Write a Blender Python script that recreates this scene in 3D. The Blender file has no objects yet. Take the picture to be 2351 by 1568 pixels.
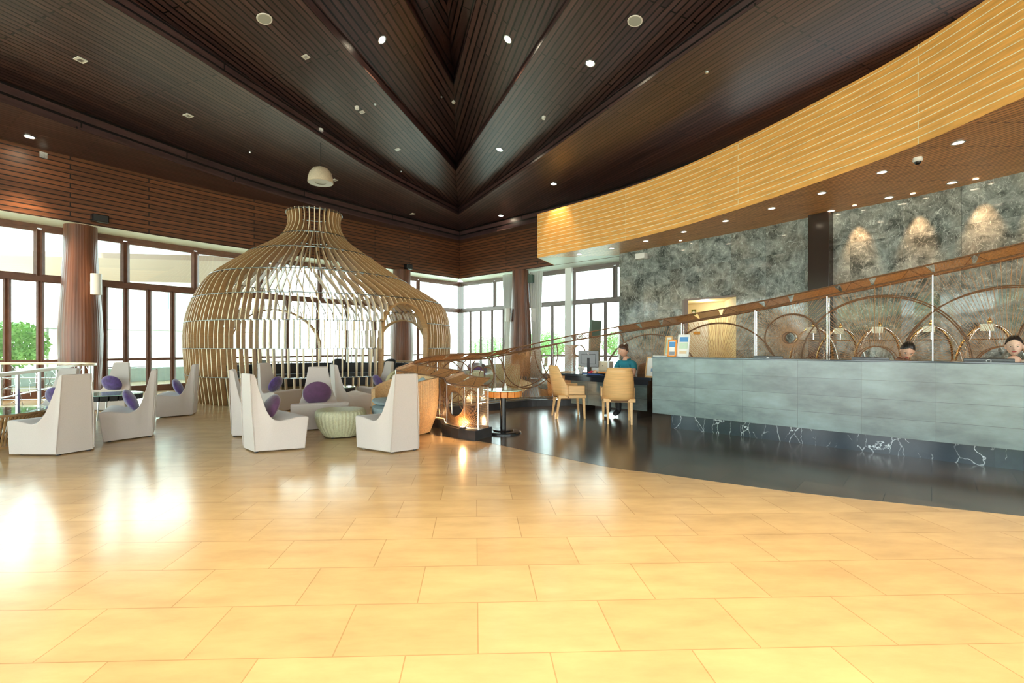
import bpy, bmesh, math, random
from mathutils import Vector, Matrix
C = bpy.context.scene.collection
PI = math.pi
# ------------------------------------------------------------------ camera
PU, PV, F, H = 1125.0, 795.0, 1080.0, 1.3
YAW = math.radians(1.8)
cam_d = bpy.data.cameras.new('camera'); cam = bpy.data.objects.new('camera', cam_d); C.objects.link(cam)
cam_d.sensor_width = 36; cam_d.lens = F/2351*36
cam_d.shift_x = (1175.5-PU)/2351; cam_d.shift_y = (PV-784)/2351
cam_d.clip_start = 0.05; cam_d.clip_end = 500
cam.location = (0, 0, H); cam.rotation_euler = (PI/2, 0, -YAW)
bpy.context.scene.camera = cam
# ------------------------------------------------------------------ exposure, world
sc = bpy.context.scene
sc.view_settings.view_transform = 'Standard'; sc.view_settings.look = 'None'
sc.view_settings.gamma = 1; sc.view_settings.use_curve_mapping = False
sc.view_settings.exposure = 1.25
sc.cycles.use_denoising = True
sc.cycles.max_bounces = 8; sc.cycles.diffuse_bounces = 4; sc.cycles.glossy_bounces = 4
sc.cycles.transparent_max_bounces = 24; sc.cycles.transmission_bounces = 4
sc.cycles.caustics_reflective = False; sc.cycles.caustics_refractive = False
sc.cycles.sample_clamp_indirect = 6
w = bpy.data.worlds.new('sky'); sc.world = w; w.use_nodes = True
nt = w.node_tree; bg = nt.nodes['Background']
tc = nt.nodes.new('ShaderNodeTexCoord'); sep = nt.nodes.new('ShaderNodeSeparateXYZ')
rmp = nt.nodes.new('ShaderNodeValToRGB')
nt.links.new(tc.outputs['Generated'], sep.inputs[0]); nt.links.new(sep.outputs['Z'], rmp.inputs[0])
rmp.color_ramp.elements[0].position = 0.0; rmp.color_ramp.elements[0].color = (0.93, 1.0, 0.97, 1)
rmp.color_ramp.elements[1].position = 0.6; rmp.color_ramp.elements[1].color = (0.72, 0.9, 1.0, 1)
nt.links.new(rmp.outputs[0], bg.inputs['Color'])
bg.inputs['Strength'].default_value = 4.5
sun = bpy.data.lights.new('sun', 'SUN'); sun.energy = 9; sun.angle = math.radians(2); sun.color = (1, .97, .9)
sun_o = bpy.data.objects.new('sun', sun); C.objects.link(sun_o); sun_o.rotation_euler = (math.radians(38), 0, math.radians(-12)); sun_o['kind'] = 'helper'

# ------------------------------------------------------------------ pixel to place
def ray(u, v):
    a = (u-PU)/F; b = (PV-v)/F
    return Vector((math.sin(YAW)+a*math.cos(YAW), math.cos(YAW)-a*math.sin(YAW), b))
def at_h(u, v, h):
    d = ray(u, v); t = (h-H)/d.z
    return Vector((d.x*t, d.y*t, h))
def at_y(u, v, y):
    d = ray(u, v); t = y/d.y
    return Vector((d.x*t, y, H+d.z*t))
# ------------------------------------------------------------------ materials
def new_mat(name):
    m = bpy.data.materials.new(name); m.use_nodes = True
    return m, m.node_tree, m.node_tree.nodes['Principled BSDF']
def setp(b, col=None, rough=None, metal=None, spec=None, coat=None, emit=None, es=0, sheen=None, crough=None):
    if col is not None: b.inputs['Base Color'].default_value = (*col, 1)
    if rough is not None: b.inputs['Roughness'].default_value = rough
    if metal is not None: b.inputs['Metallic'].default_value = metal
    if spec is not None: b.inputs['Specular IOR Level'].default_value = spec
    if coat is not None: b.inputs['Coat Weight'].default_value = coat
    if crough is not None: b.inputs['Coat Roughness'].default_value = crough
    if sheen is not None: b.inputs['Sheen Weight'].default_value = sheen
    if emit is not None:
        b.inputs['Emission Color'].default_value = (*emit, 1); b.inputs['Emission Strength'].default_value = es
def M_(name, col, rough=.5, metal=0, var=0.0, scale=20, bump=0.0, stretch=(1,1,1), coords='Object', **k):
    m, t, b = new_mat(name); setp(b, col, rough, metal, **k)
    if var or bump:
        c = t.nodes.new('ShaderNodeTexCoord'); mp = t.nodes.new('ShaderNodeMapping'); n = t.nodes.new('ShaderNodeTexNoise')
        mp.inputs['Scale'].default_value = stretch
        t.links.new(c.outputs[coords], mp.inputs[0]); t.links.new(mp.outputs[0], n.inputs[0])
        n.inputs['Scale'].default_value = scale; n.inputs['Detail'].default_value = 5
        if var:
            r = t.nodes.new('ShaderNodeValToRGB')
            r.color_ramp.elements[0].position = .3; r.color_ramp.elements[1].position = .7
            r.color_ramp.elements[0].color = (*[x*(1-var) for x in col], 1)
            r.color_ramp.elements[1].color = (*[min(1, x*(1+var)) for x in col], 1)
            t.links.new(n.outputs[0], r.inputs[0]); t.links.new(r.outputs[0], b.inputs['Base Color'])
        if bump:
            bp = t.nodes.new('ShaderNodeBump'); bp.inputs['Strength'].default_value = bump; bp.inputs['Distance'].default_value = .01
            t.links.new(n.outputs[0], bp.inputs['Height']); t.links.new(bp.outputs[0], b.inputs['Normal'])
    return m
def brick_mat(name, c1, c2, mortar, bw, rh, msize, rough=.4, coords='UV', offset=.5, rot=0, loc=(0,0,0), noise=.25, nscale=(3,3,3),
              bump=.3, freq=2, gbump=.0, **k):
    """boards / tiles: brick texture colour per piece, a noise on top, joints as bump"""
    m, t, b = new_mat(name); setp(b, None, rough, 0, **k)
    c = t.nodes.new('ShaderNodeTexCoord'); mp = t.nodes.new('ShaderNodeMapping')
    mp.inputs['Rotation'].default_value = (0, 0, rot); mp.inputs['Location'].default_value = loc
    t.links.new(c.outputs[coords], mp.inputs[0])
    br = t.nodes.new('ShaderNodeTexBrick')
    t.links.new(mp.outputs[0], br.inputs[0])
    br.offset = offset; br.offset_frequency = freq; br.squash = 1
    for i, v in (('Color1', c1), ('Color2', c2), ('Mortar', mortar)): br.inputs[i].default_value = (*v, 1)
    br.inputs['Scale'].default_value = 1; br.inputs['Mortar Size'].default_value = msize; br.inputs['Mortar Smooth'].default_value = .1
    br.inputs['Brick Width'].default_value = bw; br.inputs['Row Height'].default_value = rh; br.inputs['Bias'].default_value = 0
    mp2 = t.nodes.new('ShaderNodeMapping'); mp2.inputs['Scale'].default_value = nscale
    t.links.new(mp.outputs[0], mp2.inputs[0])
    n = t.nodes.new('ShaderNodeTexNoise'); n.inputs['Scale'].default_value = 1; n.inputs['Detail'].default_value = 8; n.inputs['Roughness'].default_value = .6
    t.links.new(mp2.outputs[0], n.inputs[0])
    mr = t.nodes.new('ShaderNodeMapRange'); mr.inputs[1].default_value = .3; mr.inputs[2].default_value = .7
    mr.inputs[3].default_value = 1-noise; mr.inputs[4].default_value = 1+noise
    t.links.new(n.outputs[0], mr.inputs[0])
    mx = t.nodes.new('ShaderNodeMix'); mx.data_type = 'RGBA'; mx.blend_type = 'MULTIPLY'; mx.inputs[0].default_value = 1
    t.links.new(br.outputs['Color'], mx.inputs[6]); t.links.new(mr.outputs[0], mx.inputs[7])
    t.links.new(mx.outputs[2], b.inputs['Base Color'])
    bp = t.nodes.new('ShaderNodeBump'); bp.inputs['Strength'].default_value = bump; bp.inputs['Distance'].default_value = .006; bp.invert = True
    t.links.new(br.outputs['Fac'], bp.inputs['Height'])
    if gbump:
        b2 = t.nodes.new('ShaderNodeBump'); b2.inputs['Strength'].default_value = gbump; b2.inputs['Distance'].default_value = .01
        n3 = t.nodes.new('ShaderNodeTexNoise'); n3.inputs['Scale'].default_value = 1.5; n3.inputs['Detail'].default_value = 3
        t.links.new(mp.outputs[0], n3.inputs[0]); t.links.new(n3.outputs[0], b2.inputs['Height'])
        t.links.new(b2.outputs[0], bp.inputs['Normal'])
    t.links.new(bp.outputs[0], b.inputs['Normal'])
    m['br'] = 1
    return m
def marble_mat(name, base, dark, vein, bw, rh, scale=2.2, rough=.12, vein_w=.03, coords='UV', joints=True, spec=.5, warm=None, vmask=(.46,.62), vgain=1.0):
    m, t, b = new_mat(name); setp(b, base, rough, 0, spec)
    L = t.links.new; N = t.nodes.new
    c = N('ShaderNodeTexCoord')
    br = N('ShaderNodeTexBrick'); L(c.outputs[coords], br.inputs[0]); br.offset = 0
    br.inputs['Scale'].default_value = 1; br.inputs['Brick Width'].default_value = bw; br.inputs['Row Height'].default_value = rh
    br.inputs['Mortar Size'].default_value = .002 if joints else 0; br.inputs['Color1'].default_value = (0,0,0,1); br.inputs['Color2'].default_value = (1,1,1,1)
    br.inputs['Mortar'].default_value = (.5,.5,.5,1)
    sc1 = N('ShaderNodeVectorMath'); sc1.operation = 'SCALE'; sc1.inputs['Scale'].default_value = 37; L(br.outputs['Color'], sc1.inputs[0])
    ad = N('ShaderNodeVectorMath'); ad.operation = 'ADD'; L(c.outputs[coords], ad.inputs[0]); L(sc1.outputs[0], ad.inputs[1])
    def noise(s, d=10, r=.65, dist=0, off=0):
        n = N('ShaderNodeTexNoise'); n.inputs['Scale'].default_value = s; n.inputs['Detail'].default_value = d; n.inputs['Roughness'].default_value = r; n.inputs['Distortion'].default_value = dist
        o = N('ShaderNodeVectorMath'); o.operation = 'ADD'; o.inputs[1].default_value = (off, off*.7, 0); L(ad.outputs[0], o.inputs[0]); L(o.outputs[0], n.inputs[0]); return n
    n = noise(scale, 12, .72, .6)
    r = N('ShaderNodeValToRGB'); r.color_ramp.elements[0].position = .38; r.color_ramp.elements[1].position = .64
    r.color_ramp.elements[0].color = (*dark, 1); r.color_ramp.elements[1].color = (*base, 1); L(n.outputs[0], r.inputs[0])
    prev = r.outputs[0]
    if warm:
        nw = noise(scale*.35, 3, .5, 0, 11); mw = N('ShaderNodeMapRange'); mw.inputs[1].default_value = .45; mw.inputs[2].default_value = .65; mw.inputs[4].default_value = .55; L(nw.outputs[0], mw.inputs[0])
        mx = N('ShaderNodeMix'); mx.data_type = 'RGBA'; mx.blend_type = 'MULTIPLY'; L(mw.outputs[0], mx.inputs[0]); L(prev, mx.inputs[6]); mx.inputs[7].default_value = (*warm, 1); prev = mx.outputs[2]
    for k, (s_, wd, lo) in enumerate(((scale*1.1, vein_w, vmask[0]), (scale*2.6, vein_w*1.5, vmask[0]+.02), (scale*6, vein_w*2.5, vmask[0]+.05))):
        nd = noise(s_*1.2, 4, .6, 0, 3+k*7); sub = N('ShaderNodeVectorMath'); sub.operation = 'SCALE'; sub.inputs['Scale'].default_value = .55/s_; L(nd.outputs['Color'], sub.inputs[0])
        a2 = N('ShaderNodeVectorMath'); a2.operation = 'ADD'; L(ad.outputs[0], a2.inputs[0]); L(sub.outputs[0], a2.inputs[1])
        mp = N('ShaderNodeMapping'); mp.inputs['Rotation'].default_value = (0,0,(.9,-.5,2.1)[k]); mp.inputs['Scale'].default_value = (1, .42, 1); L(a2.outputs[0], mp.inputs[0])
        v = N('ShaderNodeTexVoronoi'); v.feature = 'DISTANCE_TO_EDGE'; v.inputs['Scale'].default_value = s_*1.6; L(mp.outputs[0], v.inputs[0])
        mr = N('ShaderNodeMapRange'); mr.inputs[1].default_value = 0; mr.inputs[2].default_value = wd; mr.inputs[3].default_value = 1; mr.inputs[4].default_value = 0; L(v.outputs['Distance'], mr.inputs[0])
        nm = noise(s_*.9, 5, .6, 0, 19+k*5); mk = N('ShaderNodeMapRange'); mk.inputs[1].default_value = lo; mk.inputs[2].default_value = vmask[1]; mk.inputs[4].default_value = (.40,.6,.6)[k]*vgain; L(nm.outputs[0], mk.inputs[0])
        mm = N('ShaderNodeMath'); mm.operation = 'MULTIPLY'; L(mr.outputs[0], mm.inputs[0]); L(mk.outputs[0], mm.inputs[1])
        mx = N('ShaderNodeMix'); mx.data_type = 'RGBA'; L(mm.outputs[0], mx.inputs[0]); L(prev, mx.inputs[6]); mx.inputs[7].default_value = (*vein, 1); prev = mx.outputs[2]
    if joints:
        mj = N('ShaderNodeMix'); mj.data_type = 'RGBA'; L(br.outputs['Fac'], mj.inputs[0]); L(prev, mj.inputs[6]); mj.inputs[7].default_value = (*[x*.7 for x in dark], 1)
        prev = mj.outputs[2]
    L(prev, b.inputs['Base Color'])
    return m
def glass_mat(name, tint=(.93, 1, .98), refl=1.0):
    m = bpy.data.materials.new(name); m.use_nodes = True; t = m.node_tree; t.nodes.clear()
    o = t.nodes.new('ShaderNodeOutputMaterial'); tr = t.nodes.new('ShaderNodeBsdfTransparent'); gl = t.nodes.new('ShaderNodeBsdfGlossy')
    lw = t.nodes.new('ShaderNodeLayerWeight'); lw.inputs[0].default_value = .5; mx = t.nodes.new('ShaderNodeMixShader')
    pw = t.nodes.new('ShaderNodeMath'); pw.operation = 'POWER'; pw.inputs[1].default_value = 5; fr = t.nodes.new('ShaderNodeMath'); fr.operation = 'MULTIPLY_ADD'; fr.inputs[1].default_value = .8; fr.inputs[2].default_value = .035
    t.links.new(lw.outputs['Facing'], pw.inputs[0]); t.links.new(pw.outputs[0], fr.inputs[0])
    tr.inputs[0].default_value = (*tint, 1); gl.inputs['Roughness'].default_value = .02
    t.links.new(fr.outputs[0], mx.inputs[0]); t.links.new(tr.outputs[0], mx.inputs[1]); t.links.new(gl.outputs[0], mx.inputs[2]); t.links.new(mx.outputs[0], o.inputs[0])
    return m
def emit_mat(name, col, s):
    m, t, b = new_mat(name); setp(b, col, .5, 0, emit=col, es=s); return m

M = {}
M['ceil'] = brick_mat('ceiling boards dark stained', (.088,.045,.043), (.044,.024,.026), (.003,.002,.002), 3.6, .115, .016, rough=.33, noise=.35, nscale=(1.2,14,1), bump=.7, offset=.37, spec=.6)
M['fascia'] = brick_mat('wall boards red brown', (.19,.068,.028), (.115,.042,.019), (.008,.003,.002), 4.4, .115, .013, rough=.42, noise=.35, nscale=(1.2,14,1), bump=.7, offset=.37)
M['band'] = brick_mat('honey pine boards', (.93,.47,.12), (.85,.41,.095), (1.0,.93,.68), 7.0, .122, .0065, rough=.42, noise=.18, nscale=(2,16,1), bump=.3, offset=.5)
M['soffit_wood'] = brick_mat('soffit boards mid brown', (.80,.42,.16), (.66,.33,.12), (.16,.06,.02), 1.6, .085, .010, rough=.42, noise=.25, nscale=(2,16,1), bump=.6, offset=.5)
M['soffit_white'] = M_('pale painted soffit', (.80,.86,.80), .5)
M['marble'] = marble_mat('green grey slab marble', (.37,.41,.39), (.068,.080,.075), (.82,.87,.83), .9, 1.2, scale=2.6, rough=.07, vein_w=.024, warm=(1.0,.80,.68))
M['marble_brown'] = marble_mat('brown slab marble', (.13,.075,.05), (.05,.028,.02), (.35,.22,.14), 2, 9, scale=3, rough=.15, vein_w=.03)
M['black_marble'] = marble_mat('black veined marble', (.035,.055,.075), (.015,.024,.035), (.75,.8,.85), 1.2, 3, scale=.55, rough=.10, vein_w=.006, joints=False, vmask=(.44,.58), vgain=1.5)
M['dark_stone'] = M_('dark grey stone', (.035,.035,.038), .35, var=.25, scale=6)
M['floor'] = brick_mat('warm beige floor tiles', (.69,.50,.28), (.62,.44,.24), (.46,.31,.16), .61, .40, .0028, rough=.2, coords='Object', noise=.13, nscale=(2.2,6,2), bump=.25, gbump=.05, spec=.5)
M['floor_dark'] = brick_mat('charcoal floor tiles', (.115,.098,.086), (.075,.066,.060), (.025,.022,.02), .6, .6, .003, rough=.19, coords='Object', rot=PI/4, noise=.3, nscale=(2,5,2), bump=.25, gbump=.06, spec=.6)
M['counter'] = brick_mat('grey green stone cladding', (.150,.205,.205), (.105,.145,.150), (.05,.06,.06), .648, .2175, .0018, rough=.22, coords='UV', offset=0, noise=.62, nscale=(1.1,2.4,2), bump=.3, spec=.6)
M['frame_br'] = M_('red brown window timber', (.16,.075,.05), .4, var=.15, scale=8)
M['frame_gr'] = M_('grey brown aluminium frame', (.20,.16,.15), .4)
M['glass'] = glass_mat('window glass')
M['white'] = M_('white paint', (.8,.8,.78), .5)
M['wfab'] = M_('off white upholstery', (.55,.50,.47), .8, var=.05, scale=160, bump=.12, sheen=.2)
M['purple'] = M_('purple velvet', (.085,.045,.20), .75, var=.35, scale=14, bump=1.0, sheen=.6)
M['plum'] = M_('plum velvet', (.10,.035,.10), .75, var=.2, scale=12, bump=.6, sheen=.6)
M['rattan'] = M_('honey rattan weave', (.56,.34,.16), .55, var=.2, scale=60, bump=.3)
M['rattan_lt'] = M_('pale green cane weave', (.55,.56,.38), .55, var=.15, scale=60, bump=.3)
M['seatblue'] = M_('grey blue seat fabric', (.28,.36,.38), .8, var=.1, scale=30)
M['slat_edge'] = M_('pale ply edges', (.80,.68,.46), .4)
M['slat'] = M_('bamboo ply slats', (.42,.25,.11), .38, var=.14, scale=5, stretch=(1,1,6))
M['metal'] = M_('brushed steel', (.6,.62,.62), .28, 1)
M['dmetal'] = M_('dark steel ring', (.10,.10,.09), .35, .8)
M['chrome'] = M_('polished chrome', (.85,.85,.83), .1, 1)
M['brass'] = M_('polished brass', (.75,.45,.16), .18, 1)
M['black'] = M_('black gloss', (.012,.012,.013), .2)
M['blackm'] = M_('black matt', (.02,.02,.022), .6)
M['wicker'] = M_('dark wicker wrap', (.17,.085,.04), .45, var=.35, scale=70, bump=.5)
M['wicker_gold'] = M_('golden cane strands', (.42,.21,.08), .4, var=.3, scale=40)
M['beech'] = M_('beech wood', (.70,.42,.17), .4, var=.12, scale=4, stretch=(1,1,12))
M['orangewood'] = M_('orange end grain wood', (.72,.26,.05), .35, var=.25, scale=12)
M['column'] = M_('column timber reeds', (.15,.055,.028), .33, var=.55, scale=9, stretch=(1,1,.03))
M['spot'] = emit_mat('warm lamp lens', (1.0,.86,.62), 40)
M['skin'] = M_('skin', (.66,.36,.24), .5)
M['skin_lt'] = M_('light skin', (.78,.50,.37), .5)
M['hair'] = M_('black hair', (.012,.008,.007), .4, var=.4, scale=60)
M['hairbr'] = M_('dark brown hair', (.05,.022,.013), .4, var=.4, scale=60)
M['teal'] = M_('teal uniform cloth', (.01,.20,.27), .7, var=.2, scale=8)
M['cream'] = M_('cream uniform cloth', (.82,.76,.66), .7, var=.1, scale=8)
M['lips'] = M_('red lips', (.45,.05,.04), .4)
M['eye'] = M_('dark eyes', (.02,.012,.01), .2)
M['yellow'] = M_('warm cream wall paint', (.82,.70,.42), .6)
M['leaf'] = M_('leaves', (.36,.58,.20), .6, var=.4, scale=3)
M['bark'] = M_('bark', (.15,.10,.07), .8)
# ------------------------------------------------------------------ mesh builder
class MB:
    def __init__(s): s.v = []; s.f = []; s.uv = {}; s.mi = []; s.cur = 0
    def add(s, vs, fs, uvs=None):
        o = len(s.v); s.v += [tuple(x) for x in vs]
        for k, f in enumerate(fs):
            if uvs: s.uv[len(s.f)] = [uvs[i] for i in f]
            s.f.append([i+o for i in f]); s.mi.append(s.cur)
    def box(s, c, d, rz=0, mat=None):
        x, y, z = d[0]/2, d[1]/2, d[2]/2
        R = Matrix.Rotation(rz, 3, 'Z') if mat is None else mat
        vs = [Vector(c)+R@Vector((a*x, b*y, e*z)) for e in (-1,1) for (a,b) in ((-1,-1),(1,-1),(1,1),(-1,1))]
        s.add(vs, [(3,2,1,0),(4,5,6,7),(0,1,5,4),(1,2,6,5),(2,3,7,6),(3,0,4,7)])
    def beam(s, p, q, w, h=None, up=Vector((0,0,1))):
        """rectangular bar from p to q; w across, h along up"""
        h = h or w; p = Vector(p); q = Vector(q); d = (q-p).normalized()
        sx = d.cross(up)
        if sx.length < 1e-4: sx = d.cross(Vector((1,0,0)))
        sx.normalize(); u = sx.cross(d)
        vs = [e+sx*(a*w/2)+u*(b*h/2) for e in (p, q) for (a, b) in ((-1,-1),(1,-1),(1,1),(-1,1))]
        s.add(vs, [(0,1,2,3),(7,6,5,4),(4,5,1,0),(5,6,2,1),(6,7,3,2),(7,4,0,3)])
    def tube(s, pts, r, n=6, closed=False, rads=None):
        pts = [Vector(p) for p in pts]; m = len(pts); rings = []; x = None
        for i, p in enumerate(pts):
            a = pts[(i-1) % m] if (closed or i > 0) else p
            b = pts[(i+1) % m] if (closed or i < m-1) else p
            d = (b-a).normalized(); up = Vector((0,0,1)) if abs(d.z) < .95 else Vector((1,0,0))
            x = d.cross(up).normalized() if x is None else (x-d*x.dot(d)).normalized(); y = d.cross(x).normalized(); rr = rads[i] if rads else r
            rings.append([p+(x*math.cos(2*PI*k/n)+y*math.sin(2*PI*k/n))*rr for k in range(n)])
        vs = [v for g in rings for v in g]; fs = []
        for i in range(m if closed else m-1):
            j = (i+1) % m
            for k in range(n): fs.append((i*n+k, i*n+(k+1) % n, j*n+(k+1) % n, j*n+k))
        if not closed: fs += [tuple(range(n-1,-1,-1)), tuple((m-1)*n+k for k in range(n))]
        s.add(vs, fs)
    def lathe(s, prof, c=(0,0,0), n=32, sx=1, sy=1, a0=0, a1=2*PI, cap=True):
        full = abs(a1-a0-2*PI) < 1e-6; k = n if full else n+1; vs = []
        for r, z in prof:
            for i in range(k):
                a = a0+(a1-a0)*i/n; vs.append((c[0]+r*math.cos(a)*sx, c[1]+r*math.sin(a)*sy, c[2]+z))
        fs = []
        for j in range(len(prof)-1):
            for i in range(n if full else k-1):
                fs.append((j*k+i, j*k+(i+1) % k, (j+1)*k+(i+1) % k, (j+1)*k+i))
        if cap and full:
            if prof[0][0] > 1e-4: fs.append(tuple(range(k-1,-1,-1)))
            if prof[-1][0] > 1e-4: fs.append(tuple((len(prof)-1)*k+i for i in range(k)))
        s.add(vs, fs)
    def sweep(s, pts, w, h):
        """flat bar w wide, h high, swept without gaps along a path in plan"""
        rows = [[], [], [], [], []]
        for i, p in enumerate(pts):
            a = pts[max(0, i-1)]; b = pts[min(len(pts)-1, i+1)]; d = (b-a).normalized(); n = Vector((-d.y, d.x, 0)).normalized()*w/2; z = Vector((0,0,h/2))
            for k, q in enumerate((p-n-z, p+n-z, p+n+z, p-n+z, p-n-z)): rows[k].append(q)
        s.grid(rows)
        for i in (0, -1): s.add([rows[k][i] for k in range(4)], [(0,1,2,3)])
    def cyl(s, c, r, h, n=20): s.lathe([(r,0),(r,h)], c, n)
    def prism(s, poly, z0, z1):
        n = len(poly); vs = [(x,y,z0) for x,y in poly]+[(x,y,z1) for x,y in poly]
        s.add(vs, [tuple(range(n-1,-1,-1)), tuple(range(n,2*n))]+[(i,(i+1)%n,(i+1)%n+n,i+n) for i in range(n)])
    def grid(s, rows, uvrows=None, flip=False):
        nj = len(rows[0]); vs = [p for r in rows for p in r]; uv = [p for r in uvrows for p in r] if uvrows else None; fs = []
        for i in range(len(rows)-1):
            for j in range(nj-1):
                q = (i*nj+j, i*nj+j+1, (i+1)*nj+j+1, (i+1)*nj+j); fs.append(q[::-1] if flip else q)
        s.add(vs, fs, uv)
    def build(s, name, mat=None, parent=None, smooth=None, bevel=0, loc=None, rz=0, seg=2):
        me = bpy.data.meshes.new(name); me.from_pydata(s.v, [], s.f)
        mats = mat if isinstance(mat, (list, tuple)) else [mat]
        for m in mats:
            if m: me.materials.append(m)
        if len(mats) > 1: me.polygons.foreach_set('material_index', s.mi)
        if s.uv:
            ul = me.uv_layers.new(name='UVMap')
            for p in me.polygons:
                if p.index in s.uv:
                    for li, uv in zip(p.loop_indices, s.uv[p.index]): ul.data[li].uv = uv
        me.validate(); me.update()
        o = bpy.data.objects.new(name, me); C.objects.link(o)
        if parent: o.parent = parent
        if loc: o.location = loc
        o.rotation_euler[2] = rz
        if bevel:
            b = o.modifiers.new('bevel', 'BEVEL'); b.width = bevel; b.segments = seg; b.limit_method = 'ANGLE'; b.angle_limit = math.radians(35)
            b.harden_normals = False
        if smooth is not None:
            me.polygons.foreach_set('use_smooth', [True]*len(me.polygons))
            if smooth < 3:
                me.set_sharp_from_angle(angle=smooth)
        return o
def tag(o, label=None, cat=None, group=None, kind=None):
    if label: o['label'] = label
    if cat: o['category'] = cat
    if group: o['group'] = group
    if kind: o['kind'] = kind
    return o
def empty(name, loc=(0,0,0), rz=0, label=None, cat=None, group=None):
    o = bpy.data.objects.new(name, None); C.objects.link(o); o.location = loc; o.rotation_euler[2] = rz; o.empty_display_size = .1
    return tag(o, label, cat, group)
def struct(o): o['kind'] = 'structure'; return o
def kids(o): return [x for x in bpy.data.objects if x.parent == o]
def dup(root, loc=None, rz=None, label=None, group=None, tree=None):
    def rec(o, par):
        c = o.copy(); C.objects.link(c)
        if par: c.parent = par
        for k in kids(o): rec(k, c)
        return c
    r = rec(root, None)
    if loc is not None: r.location = loc
    if rz is not None: r.rotation_euler[2] = rz
    if label: r['label'] = label
    if group: r['group'] = group
    return r
# ------------------------------------------------------------------ curves in plan
def resample(pts, n):
    pts = [Vector((p[0], p[1])) for p in pts]; L = [0]
    for a, b in zip(pts, pts[1:]): L.append(L[-1]+(b-a).length)
    out = []
    for i in range(n):
        s = L[-1]*i/(n-1); k = 0
        while k < len(L)-2 and L[k+1] < s: k += 1
        t = (s-L[k])/max(1e-9, L[k+1]-L[k]); out.append(pts[k].lerp(pts[k+1], t))
    return out
def catmull(pts, per=8):
    P = [Vector((p[0], p[1])) for p in pts]; P = [P[0]*2-P[1]]+P+[P[-1]*2-P[-2]]; out = []
    for i in range(1, len(P)-2):
        p0, p1, p2, p3 = P[i-1], P[i], P[i+1], P[i+2]
        for k in range(per):
            t = k/per
            out.append(.5*((2*p1)+(p2-p0)*t+(2*p0-5*p1+4*p2-p3)*t*t+(3*p1-p0-3*p2+p3)*t**3))
    out.append(P[-2]); return out
def plan_len(pts):
    L = [0]
    for a, b in zip(pts, pts[1:]): L.append(L[-1]+(b-a).length)
    return L
def offset(pts, d):
    """offset a plan polyline to its left by d"""
    out = []
    for i, p in enumerate(pts):
        a = pts[max(0, i-1)]; b = pts[min(len(pts)-1, i+1)]; t = (b-a).normalized(); out.append(p+Vector((-t.y, t.x))*d)
    return out
def hit(pts, u, want=0):
    """where the sight line through pixel column u meets the plan curve"""
    d = ray(u, 700); d = Vector((d.x, d.y)); res = []
    for a, b in zip(pts, pts[1:]):
        e = b-a; den = d.x*e.y-d.y*e.x
        if abs(den) < 1e-9: continue
        t = (a.x*e.y-a.y*e.x)/den; s = (a.x*d.y-a.y*d.x)/den
        if 0 <= s <= 1 and t > 0: res.append((t, a+e*s, e.normalized()))
    res.sort(key=lambda r: r[0])
    return res[want] if res else None
def wall_strip(mb, pts, z0, z1, u0=0, vo=0, flip=False):
    L = plan_len(pts)
    r0 = [(p.x, p.y, z0) for p in pts]; r1 = [(p.x, p.y, z1) for p in pts]
    mb.grid([r0, r1], [[(l+u0, z0+vo) for l in L], [(l+u0, z1+vo) for l in L]], flip)
# ================================================================== setting
HS, HF = 4.35, 5.95          # soffit level, top of the timber fascia
CORNER = at_h(1055, 640, HS)
# plan curves, left half then mirrored side from the photograph's own lines
def px_curve(pl, h, back=-9.0, bend=0.0, per=6):
    p = [at_h(u, v, h) for u, v in pl]; c = catmull(p, per)
    d = (c[-1]-c[-4]).normalized()
    # carry on behind the viewpoint
    while c[-1].y > back:
        d = (Matrix.Rotation(bend, 2)@d).normalized(); c.append(c[-1]+d*1.2)
    return c
FL = px_curve([(1055,640),(820,607),(590,575),(400,547),(230,520),(0,483)], HS, bend=math.radians(1.6))      # left fascia
LI = px_curve([(1054,552),(800,492),(600,437),(300,338),(0,233)], HF, bend=math.radians(1.2))                # ledge inner edge
E3L = px_curve([(1052,493),(944,439),(837,380),(715,301),(561,204),(408,105),(235,0)], 6.7)
E2L = px_curve([(1046,392),(870,196),(694,0)], 7.6)
E1L = px_curve([(1041,195),(985,96),(930,0)], 9.0)
E3R = px_curve([(1052,493),(1200,391),(1490,183),(1753,0)], 6.7)
E2R = px_curve([(1046,392),(1178,197),(1310,0)], 7.6)
E1R = px_curve([(1041,195),(1067,97),(1093,0)], 9.0)
def mirror(pts): return [Vector((2*CORNER.x-p.x, p.y)) for p in pts]
FR = mirror(FL); LIR = mirror(LI)

def dist_line(pts, p):
    best = 1e9; n = len(pts); acc = 0; bs = 0
    for i, (a, b) in enumerate(zip(pts, pts[1:])):
        e = b-a; l = e.length; t = (p-a).dot(e)/(l*l)
        if i > 0: t = max(0, t)
        if i < n-2: t = min(1, t)
        q = a+e*t; d = (p-q).length
        if d < best: best = d; bs = acc+t*l
        acc += l
    return best, bs
cm = MB()
def to_axis(pts, x0):
    a, b = pts[0], pts[1]
    if abs(b.x-a.x) < 1e-6: return pts
    t = (x0-a.x)/(b.x-a.x)
    if t < 0: return [a+(b-a)*t]+pts
    out = [p for p in pts if (p.x-x0)*(pts[-1].x-x0) > 0]
    return [a+(b-a)*t]+out
def panel(outer, ho, inner, hi, ref, n=44, m=9, flip=False):
    o = resample(outer, n); i_ = resample(inner, n); rows = []; uvs = []
    for k in range(m):
        t = k/(m-1); row = []; uv = []
        for a, b in zip(o, i_):
            p = a.lerp(b, t); row.append((p.x, p.y, ho+(hi-ho)*t)); d, s = dist_line(ref, p); uv.append((s, d))
        rows.append(row); uvs.append(uv)
    cm.grid(rows, uvs, flip)
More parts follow.
